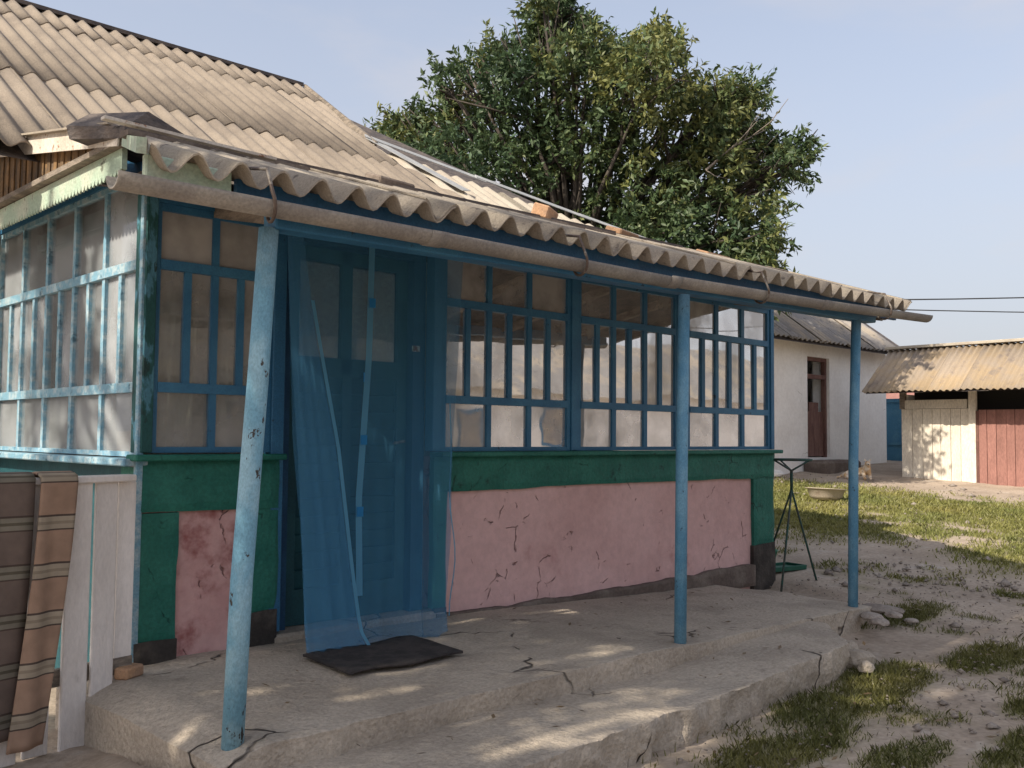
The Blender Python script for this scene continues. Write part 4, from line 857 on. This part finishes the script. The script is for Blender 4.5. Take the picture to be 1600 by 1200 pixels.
# blue yard gate beyond and a low red roof behind it
g_ = empty('yard_gate', (20.2, 8.9, .85), 'blue sheet metal gate between outbuilding and shed', 'gate')
for k in range(3):
    m = MB(); m.b(20.2, 20.22, 8.35+k*.4, 8.745+k*.4, .8, 2.18); m.build('panel', M['gate'], g_)
m = MB(); m.b(20.16, 20.199, 8.3, 9.58, 2.1, 2.16); m.b(20.16, 20.199, 8.3, 9.58, 1.2, 1.26); m.build('frame', M['gate'], g_)
rh = empty('far_shed', (24, 9.5, .9), 'low far shed with a dull red roof behind the blue gate', 'shed')
m = MB(); m.b(24, 26, 8, 12, .8, 2.2); m.build('wall', M['whitewash'], rh); m = MB(); m.add([(23.7, 7.8, 2.2), (23.7, 12.2, 2.2), (25, 12.2, 2.75), (25, 7.8, 2.75), (26.3, 7.8, 2.2), (26.3, 12.2, 2.2)], [(0, 3, 2, 1), (3, 4, 5, 2)]); m.build('roof', M['red_boards'], rh)

# ------------------------------------------------------------------ shed with rusty corrugated roof
sh = empty('shed', (16.9, 6.2, .6), 'low shed of white and red boards under a rusty corrugated roof', 'shed')
SX = 16.8
m = MB(); m.b(SX+.05, 19.0, 7.52, 7.62, .4, 2.1); m.b(18.9, 19.0, 3.6, 7.519, .4, 2.1); m.b(SX+.05, 18.899, 3.6, 3.7, .4, 2.1); m.build('wall', M['whitewash'], sh)
m = MB(); m.b(SX+.3, SX+.32, 3.7, 7.52, .5, 2.4); m.build('inner_shade_sheet', M['dark_room'], sh)  # darkness of the shed interior, painted on a sheet behind the boards
yy = 7.62
for k in range(7):
    wd = (.19, .18, .165, .14, .17, .165, .17)[k]; m = MB(); m.b(SX+.004*(k % 2), SX+.03+.004*(k % 2), yy-wd+.006, yy, .52, 1.845+.0*k); m.build('board', M['shed_white'], sh, bev=.003); yy -= wd
m = MB(); m.b(SX-.02, SX+.03, 6.50, 7.60, 1.85, 2.0); m.build('header_board', M['shed_white'], sh)
m = MB(); m.b(SX-.03, SX+.06, 6.36, 6.47, .5, 2.16); m.build('post', M['shed_white'], sh); m = MB(); m.b(SX-.03, SX+.06, 7.55, 7.64, 1.846, 2.15); m.build('post', M['old_wood'], sh)
m = MB(); m.b(SX-.01, SX+.05, 6.32, 6.358, .55, 1.80); m.build('door_jamb', M['dark_door'], sh)
yy = 6.32
for k in range(14):
    wd = .13+.03*((k*7) % 3)/2; m = MB(); m.b(SX+.004*(k % 3), SX+.03+.004*(k % 3), yy-wd+.006, yy, .55, 1.82); m.build('door_board', M['red_boards'], sh, bev=.002); yy -= wd
m = MB(); m.b(SX-.05, SX+.08, 3.5, 7.75, 2.165, 2.23); m.build('eave_beam', M['shed_white'], sh)
us = Vector((17.2-16.1, 0, 2.93-2.12)).normalized(); Ls = math.hypot(17.2-16.1, 2.93-2.12)
ms = sheet_mesh('roof_sheet', 6, .105, Ls, .017, M['slate_rust'], seg=6, rows=2)
m = MB(); m.add([(16.14, 3.3, 2.10), (16.14, 7.95, 2.10), (17.2, 7.95, 2.88), (17.2, 3.3, 2.88), (19.3, 3.3, 2.1), (19.3, 7.95, 2.1)], [(0, 1, 2, 3), (3, 2, 5, 4)]); sr = m.build('roof', M['dark_wood'], sh)
for k in range(9):
    y0 = 8.0-k*.52; q = place_sheet('roof_sheet', ms, sr, (16.1+rnd.uniform(-.02, .02), y0, 2.125+.012*(k % 2)), (0, -1, 0), us)
m = MB(); m.beam((17.2, 3.2, 2.985), (17.2, 8.06, 2.96), .18, .05); m.build('ridge_board', M['slate_pale'], sr, bev=.006)

# wires and the pole they run to
pole = empty('utility_pole', (27.5, -3.0, .5), 'grey wooden utility pole carrying the wires beyond the yard', 'pole')
m = MB(); m.tube([(27.5, -3, 0), (27.5, -3, 6.2)], [.12, .09], 10); m.build('shaft', M['old_wood'], pole, smooth=True); m = MB(); m.beam((27.5, -3.6, 5.6), (27.5, -2.4, 5.6), .08, .08); m.build('crossarm', M['old_wood'], pole)
def wire(p, q, sag, lab):
    p, q = Vector(p), Vector(q); pts = [p+(q-p)*(i/24)-Vector((0, 0, sag*4*(i/24)*(1-i/24))) for i in range(25)]; m = MB(); m.tube(pts, .0055, 5); return tag(m.build('wire', M['cable'], smooth=True), lab, 'wire')
wire((6.85, 3.3, 2.335), (27.5, -2.5, 5.55), .38, 'thick dark overhead wire leaving the end of the porch roof')
wire((7.40, 4.45, 2.45), (27.5, -3.5, 4.3), .30, 'thin lower wire crossing the sky above the shed')

# ------------------------------------------------------------------ trees
def tree(name, base, ctr, rad, nlobe, nspray, per, lsize, seed, label, pal, lobes=None, top_bias=.2, trunk_r=.2, bare=()):
    r_ = np.random.RandomState(seed); base = Vector(base); ctr = np.array(ctr); rad = np.array(rad)
    t_ = empty(name, base, label, 'tree')
    if lobes is None:
        lobes = []
        for i in range(nlobe):
            d = r_.normal(size=3); d /= np.linalg.norm(d); q = r_.uniform(.25, .82); lobes.append((ctr+d*rad*q, r_.uniform(.24, .42)*rad.min()*1.15))
    wood = MB(); fork = Vector(ctr)-Vector((0, 0, rad[2]*.75))
    wood.tube([base-Vector((0, 0, .2)), base.lerp(fork, .5)+Vector((.06, .04, 0)), fork], [trunk_r*1.25, trunk_r, trunk_r*.85], 10)
    trunk = wood.build('trunk', M['bark'], t_, smooth=True)
    limbs = MB()
    for c_, q in lobes:
        c_ = Vector(c_); mid = fork.lerp(c_, .5)+Vector(r_.normal(size=3)*.12); mid.z += .15
        limbs.tube([fork, mid, c_], [trunk_r*.32, trunk_r*.17, .015], 6)
        for _ in range(5):
            e = c_+Vector(r_.normal(size=3)*q*.75); s0 = mid.lerp(c_, r_.uniform(.4, 1)); limbs.tube([s0, s0.lerp(e, .5)+Vector(r_.normal(size=3)*.05), e], [.03, .018, .006], 5)
    limbs.build('limbs', M['bark'], t_, smooth=True)
    for p, q in bare:
        p, q = Vector(p), Vector(q); tw = MB(); mid = p.lerp(q, .5)+Vector((0, 0, .08)); tw.tube([p, mid, q], [.022, .014, .005], 5)
        for k in range(7):
            s0 = p.lerp(mid, k/4) if k < 4 else mid.lerp(q, (k-4)/4); e = s0+(q-p)*r_.uniform(.15, .4)+Vector(r_.normal(size=3)*.22); tw.tube([s0, s0.lerp(e, .5)+Vector(r_.normal(size=3)*.03), e], [.012, .008, .004], 4)
        tw.build('bare_branch', M['dead_twig'], t_, smooth=True)
    wts = np.array([q**2 for _, q in lobes]); wts /= wts.sum(); li = r_.choice(len(lobes), nspray, p=wts)
    C_ = np.array([lobes[i][0] for i in li]); Q = np.array([lobes[i][1] for i in li])
    d = r_.normal(size=(nspray, 3)); d /= np.linalg.norm(d, axis=1)[:, None]; rr = r_.uniform(0, 1, nspray)**.45*1.08
    S = C_+d*(Q*rr)[:, None]; out = (S-ctr)/rad; out /= (np.linalg.norm(out, axis=1)[:, None]+1e-6)
    ax = out*.6+d*.5+r_.normal(size=(nspray, 3))*.4+np.array([0, 0, .35]); ax /= np.linalg.norm(ax, axis=1)[:, None]
    ln = r_.uniform(.16, .42, nspray)*lsize/.12
    # leaves along every spray
    tt = r_.uniform(0, 1, (nspray, per)); P_ = S[:, None]+ax[:, None]*(tt*ln[:, None])[..., None]-np.array([0, 0, 1])*(.10*tt**2*ln[:, None])[..., None]+r_.normal(size=(nspray, per, 3))*.03
    ld = ax[:, None]*.5+r_.normal(size=(nspray, per, 3))*.6+np.array([0, 0, -.35]); ld /= np.linalg.norm(ld, axis=2)[..., None]
    nn = r_.normal(size=(nspray, per, 3))+np.array([0, 0, .6]); sd_ = np.cross(ld, nn); sd_ /= np.linalg.norm(sd_, axis=2)[..., None]+1e-6
    up2 = np.cross(sd_, ld); l_ = r_.uniform(.7, 1.25, (nspray, per, 1))*lsize; wv = l_*.19
    A = P_; B = P_+ld*l_*.45+sd_*wv+up2*l_*.05; Cc = P_+ld*l_; D = P_+ld*l_*.45-sd_*wv+up2*l_*.05
    Vv = np.stack([A, B, Cc, D], 2).reshape(-1, 3); nl = nspray*per; i4 = np.arange(nl)*4
    Ff = np.stack([np.stack([i4, i4+1, i4+2], -1), np.stack([i4, i4+2, i4+3], -1)], 1).reshape(-1, 3)
    lob_h = np.random.RandomState(seed+1).uniform(0, 1, len(lobes))[li]; h = np.clip(lob_h[:, None]*.6+r_.uniform(0, .4, (nspray, 1))+r_.normal(size=(nspray, per))*.12, 0, 1)
    p0, p1_, p2_ = [np.array(q) for q in pal]; cc = np.where(h[..., None] < .6, p0+(p1_-p0)*(h[..., None]/.6), p1_+(p2_-p1_)*((h[..., None]-.6)/.4)); cc = cc*r_.uniform(.75, 1.25, (nspray, per, 1))
    me = np_mesh('crown', Vv-np.array(ctr), Ff); ca = me.color_attributes.new('tint', 'FLOAT_COLOR', 'POINT'); c4 = np.concatenate([np.repeat(cc.reshape(-1, 3), 4, 0), np.ones((nl*4, 1))], 1); ca.data.foreach_set('color', c4.astype(np.float32).ravel())
    me.materials.append(M['leaf']); cr = link('crown', me, t_, ctr); cr['kind'] = 'stuff'; return t_
PAL = ((.046, .086, .044), (.088, .130, .054), (.21, .215, .07))
# crown of the tree behind the house: lobes measured across the view (right) and up
TC = Vector((11.3, 10.35, 5.3)); rt = Vector((.72, -.693, 0)); fw_ = Vector((.693, .72, 0))
lob = []
for u, v, q in ((-2.6, .1, .75), (-2.9, -.5, .55), (-1.9, .9, .75), (-1.7, -.3, .85), (-1.0, 1.4, .58), (-2.5, .8, .42), (2.6, 1.0, .40), (-.9, .5, .85), (-.8, -.9, .9), (-.1, 2.3, .55), (-.45, 2.6, .32), (.0, 1.5, .75), (.1, .4, .9), (.2, -.8, .9), (.75, 2.0, .42), (1.0, 1.2, .75),
                (1.1, .1, .9), (1.1, -1.1, .85), (1.9, .9, .6), (2.0, -.1, .8), (2.0, -1.2, .75), (2.45, 1.0, .45), (2.6, .4, .5), (2.55, -.9, .55), (2.5, -1.7, .5), (1.7, -2.0, .6), (.6, -1.9, .7), (-.6, -1.8, .7), (-1.8, -1.4, .7), (-2.6, -1.2, .6), (-2.0, 1.5, .25), (1.25, 2.1, .22), (3.05, .15, .2)):
    p = TC+rt*u+fw_*(-.9 if u > 2.3 and v < 0 else 0)+fw_*(0 if u > 2.3 and v < 0 else 1)*float(np.random.RandomState(int(u*100+v*37+900)).uniform(-1.3, 1.1))+Vector((0, 0, v)); lob.append((np.array(p), q*.88))
_r = np.random.RandomState(8)
outl = [(-3.3, .45), (-2.9, .95), (-2.5, 1.35), (-2.04, 1.6), (-1.75, 1.75), (-1.43, 2.0), (-1.1, 2.25), (-.7, 2.5), (-.45, 2.75), (-.25, 2.85), (.1, 2.5), (.35, 2.25), (.9, 2.2), (1.1, 2.45), (1.4, 1.75), (1.75, 1.45), (2.1, 1.45), (2.5, 1.35), (2.85, 1.5), (2.95, 1.0), (3.15, .6), (3.5, .4), (3.3, .2), (2.95, -.2), (2.9, -.7), (3.0, -1.1), (2.95, -1.5), (-3.2, 0), (-3.2, -.5)]
for u, v in outl:
    for k in range(2): lob.append((np.array(TC+rt*(u*.97+_r.uniform(-.1, .1))+fw_*_r.uniform(-.6, .6)+Vector((0, 0, v*.96+_r.uniform(-.12, .08)))), _r.uniform(.13, .25)))
bp1 = TC+rt*1.9+fw_*-.9+Vector((0, 0, .0)); bp2 = TC+rt*2.9+fw_*-.5+Vector((0, 0, .75)); bp3 = TC+rt*2.6+Vector((0, 0, -1.2)); bp4 = TC+rt*3.2+Vector((0, 0, -.95))
tree('broadleaf_tree', (11.3, 10.4, .7), TC, (3.0, 3.0, 2.4), 0, 3900, 23, .120, 5, 'big dense green tree rising behind the house roof', PAL, lob, bare=[(bp1, bp2), (bp3, bp4), (TC+rt*2.4+Vector((0, 0, .6)), TC+rt*3.25+Vector((0, 0, .3)))])
# shade trees left of the photographer: they throw the dappled light on porch and side wall
tree('shade_tree', (-5.2, 1.8, 0), (-5.2, 2.3, 9.9), (2.4, 1.9, 3.1), 26, 1150, 20, .24, 12, 'tall leafy shade tree standing in the yard left of the fence', PAL)
lo_ = []; _r = np.random.RandomState(3)
for z_ in (4.6, 5.1, 5.6, 6.1, 6.6, 7.1): lo_.append((np.array((-4.4+_r.uniform(-.3, .3), 4.45+_r.uniform(-.15, .2), z_)), .48)); lo_.append((np.array((-4.4+_r.uniform(-.4, .4), 2.45+_r.uniform(-.2, .1), z_)), .5))
for k in range(15): lo_.append((np.array((-4.4+_r.uniform(-.5, .5), _r.uniform(2.95, 3.95), _r.uniform(4.6, 7.2))), _r.uniform(.16, .27)))
for k in range(6): lo_.append((np.array((-4.4+_r.uniform(-.5, .5), _r.uniform(5.2, 6.6), _r.uniform(5.8, 7.2))), _r.uniform(.14, .24)))
tree('shade_tree', (-4.4, 3.2, 0), (-4.4, 3.6, 5.9), (1.4, 1.9, 2.1), 0, 640, 20, .17, 13, 'low spreading shade tree in the yard opposite the porch', PAL, lo_, trunk_r=.14)

# house across the yard, behind the photographer: what the panes mirror
oh = empty('neighbour_house', (9, -9, 0), 'whitewashed neighbour house with tan roof across the yard', 'house')
m = MB(); m.b(1, 40, -13, -9, -.1, 2.5); m.build('wall', M['whitewash'], oh)
m = MB(); m.add([(.5, -8.6, 2.45), (40.5, -8.6, 2.45), (40.5, -11, 4.3), (.5, -11, 4.3), (40.5, -13.4, 2.45), (.5, -13.4, 2.45)], [(0, 1, 2, 3), (3, 2, 4, 5)]); m.build('roof', M['slate_grey'], oh)
for k in range(6):
    x = 2.8+k*3.2; m = MB(); m.b(x, x+.9, -9.0, -8.96, .9 if k != 3 else 0, 2.0); f = m.build('window' if k != 3 else 'door', M['blue'], oh); m = MB(); m.b(x+.08, x+.82, -8.958, -8.954, 1.0, 1.92); m.build('pane', M['slate_grey'], f)
